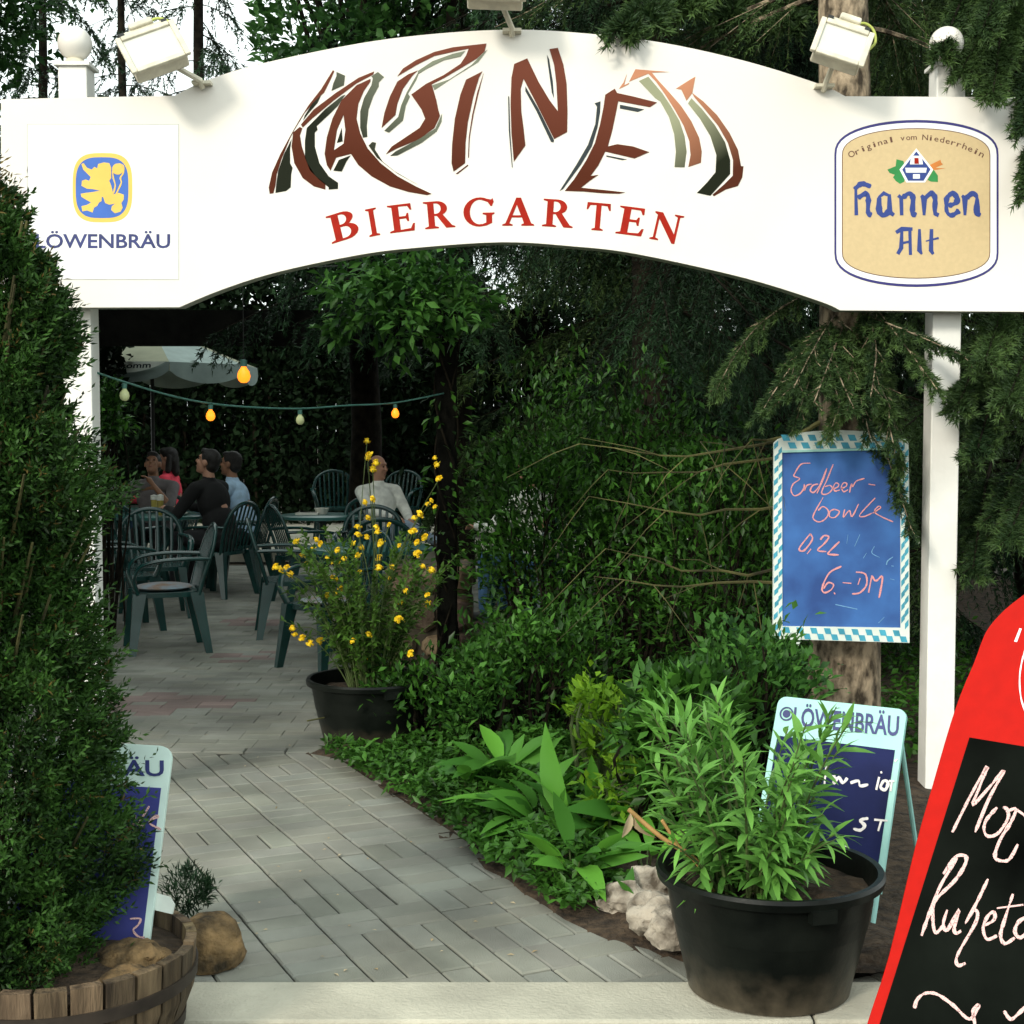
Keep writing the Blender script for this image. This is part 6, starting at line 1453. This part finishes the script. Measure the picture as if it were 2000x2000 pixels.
# ---- umbrella over the left tables
UX, UY = at(248, 16.2), 17.4
um = thing('garden_umbrella', 'grey garden umbrella with white printed valance above the left tables', 'umbrella', (UX, UY, 0))
zr, RR = 2.33, 1.28
mb = MB(); mb.tube([(0, 0, 0), (0, 0, 2.93)], 0.024, 12); mb.build('pole', 'dark', um, 60)
mb = MB(); mb.lathe([(0, 0), (0.25, 0), (0.25, 0.05), (0.05, 0.09), (0.03, 0.3)], 24); mb.build('base', 'kerb', um, 40)
def rimpt(k, r=RR, z=zr): a = 2 * PI * k / 8 + PI / 8; return Vector((r * math.cos(a), r * math.sin(a), z))
for k in range(8):
    a, b = rimpt(k), rimpt(k + 1); ap = Vector((0, 0, 2.88)); mb = MB(); n = 6; vs = []
    for i in range(n + 1):
        t = i / n; l, r_ = ap.lerp(a, t), ap.lerp(b, t); sag = -0.06 * math.sin(PI * t)
        for j in range(5): q = l.lerp(r_, j / 4); q.z += sag * math.sin(PI * (0.15 + 0.7 * j / 4)); vs.append(q)
    mb.add(vs, [(i * 5 + j, i * 5 + j + 1, i * 5 + j + 6, i * 5 + j + 5) for i in range(n) for j in range(4)])
    mb.build('canopy_panel', 'umbrella_tan' if k % 2 else 'umbrella', um, 60)
    mb = MB(); out = ((a + b) / 2).normalized(); out.z = 0; vs = []
    for j in range(13):
        t = j / 12; q = a.lerp(b, t); dr = 0.235 * (0.42 + 0.58 * math.sin(PI * t) ** 0.6); w_ = 0.012 * math.sin(t * 9 + k)
        vs += [q + out * 0.006, q + out * (0.03 + w_) - Vector((0, 0, dr))]
    mb.add(vs, [(2 * j, 2 * j + 1, 2 * j + 3, 2 * j + 2) for j in range(12)])
    mb.build('valance', 'umbrella', um, 60)
    mb = MB(); mb.tube([tuple(ap - Vector((0, 0, 0.1))), tuple(a - Vector((0, 0, 0.02)))], 0.008, 6); mb.build('rib', 'dark', um)
fx = [k for k in range(8)]; kf = min(fx, key=lambda k: ((rimpt(k) + rimpt(k + 1)) / 2).y)
a, b = rimpt(kf), rimpt(kf + 1)
if a.x > b.x: a, b = b, a
pl3 = Plane(a + Vector((0, -0.045, 0)), b - a, Vector((0, 0.0, 1)))
w_ = (b - a).length
m = MB(); m.plate([[(0.03, 0.0), (w_ - 0.03, 0.0)] + [(w_ - 0.03 - (w_ - 0.06) * t, -0.125 * math.sin(PI * t) ** 0.8 if 0 < t < 1 else 0) for t in np.linspace(0, 1, 14)[1:-1]]], pl3, -0.003, 0.0); m.build('printed_band', 'umbrella_white', um)
m = MB(); put_text(m, 'Willkomm', pl3, [(w_ * 0.22, -0.082), (w_ * 0.80, -0.068), (w_ * 0.22, -0.022)], 0.002, 0.1); m.build('band_lettering', 'ink', um)

# ---- strings of coloured bulbs
def bulb(m_, p, s=1.0, parent=None, off=Vector((0, 0, 0))):
    mb = MB(); mb.lathe([(0, -0.064), (0.012, -0.062), (0.022, -0.052), (0.026, -0.038), (0.022, -0.020), (0.012, -0.006), (0.010, 0.0), (0, 0)], 18); o = mb.build('bulb', m_, parent, 60); o.location = Vector(p) - off; o.scale = (s,) * 3
    mb = MB(); mb.lathe([(0, 0), (0.013, 0), (0.014, 0.026), (0, 0.028)], 12); q = mb.build('socket', 'cable', o, 40); return o
st_ = thing('light_string', 'sagging teal cable with orange and pale bulbs strung to the timber post', 'string lights', (0, 0, 0))
A, Bp = P(190, 728, 6.05), Vector((PX - 0.05, 8.30, P(868, 766, 8.3).z))
def cpt(t): q = A.lerp(Bp, t); q.z -= 0.30 * 4 * t * (1 - t) * 0.62; return q
ctl = [(190, 728), (240, 745), (330, 772), (410, 788), (500, 796), (590, 798), (680, 792), (770, 787), (868, 768)]
ptsC = [P(u, v, 6.05 + (u - 190) / 678 * 2.25) for u, v in ctl]
mb = MB(); mb.tube(catmull([tuple(p) for p in ptsC], 5), 0.0045, 6); mb.build('cable', 'cable', st_, 60)
for u, v, m_ in ((243, 746, 'bulb_pale'), (411, 788, 'bulb_orange'), (586, 798, 'bulb_pale'), (772, 787, 'bulb_orange')):
    bulb(m_, P(u, v + 2, 6.05 + (u - 190) / 678 * 2.25) - Vector((0, 0, 0.024)), 0.84, st_)
s2 = thing('pendant_bulb', 'large lit orange bulb hanging at the corner of the umbrella', 'lamp', P(476, 716, 9.0))
bulb('bulb_orange', (0, 0, 0), 1.6, s2)
mb = MB(); mb.tube([(0, 0, 0.04), (0, 0, 0.6)], 0.003, 5); mb.tube([(-1.2, 0.3, 0.68), (0, 0, 0.6), (1.2, 0.1, 0.66)], 0.003, 5); mb.build('wire', 'dark', s2)
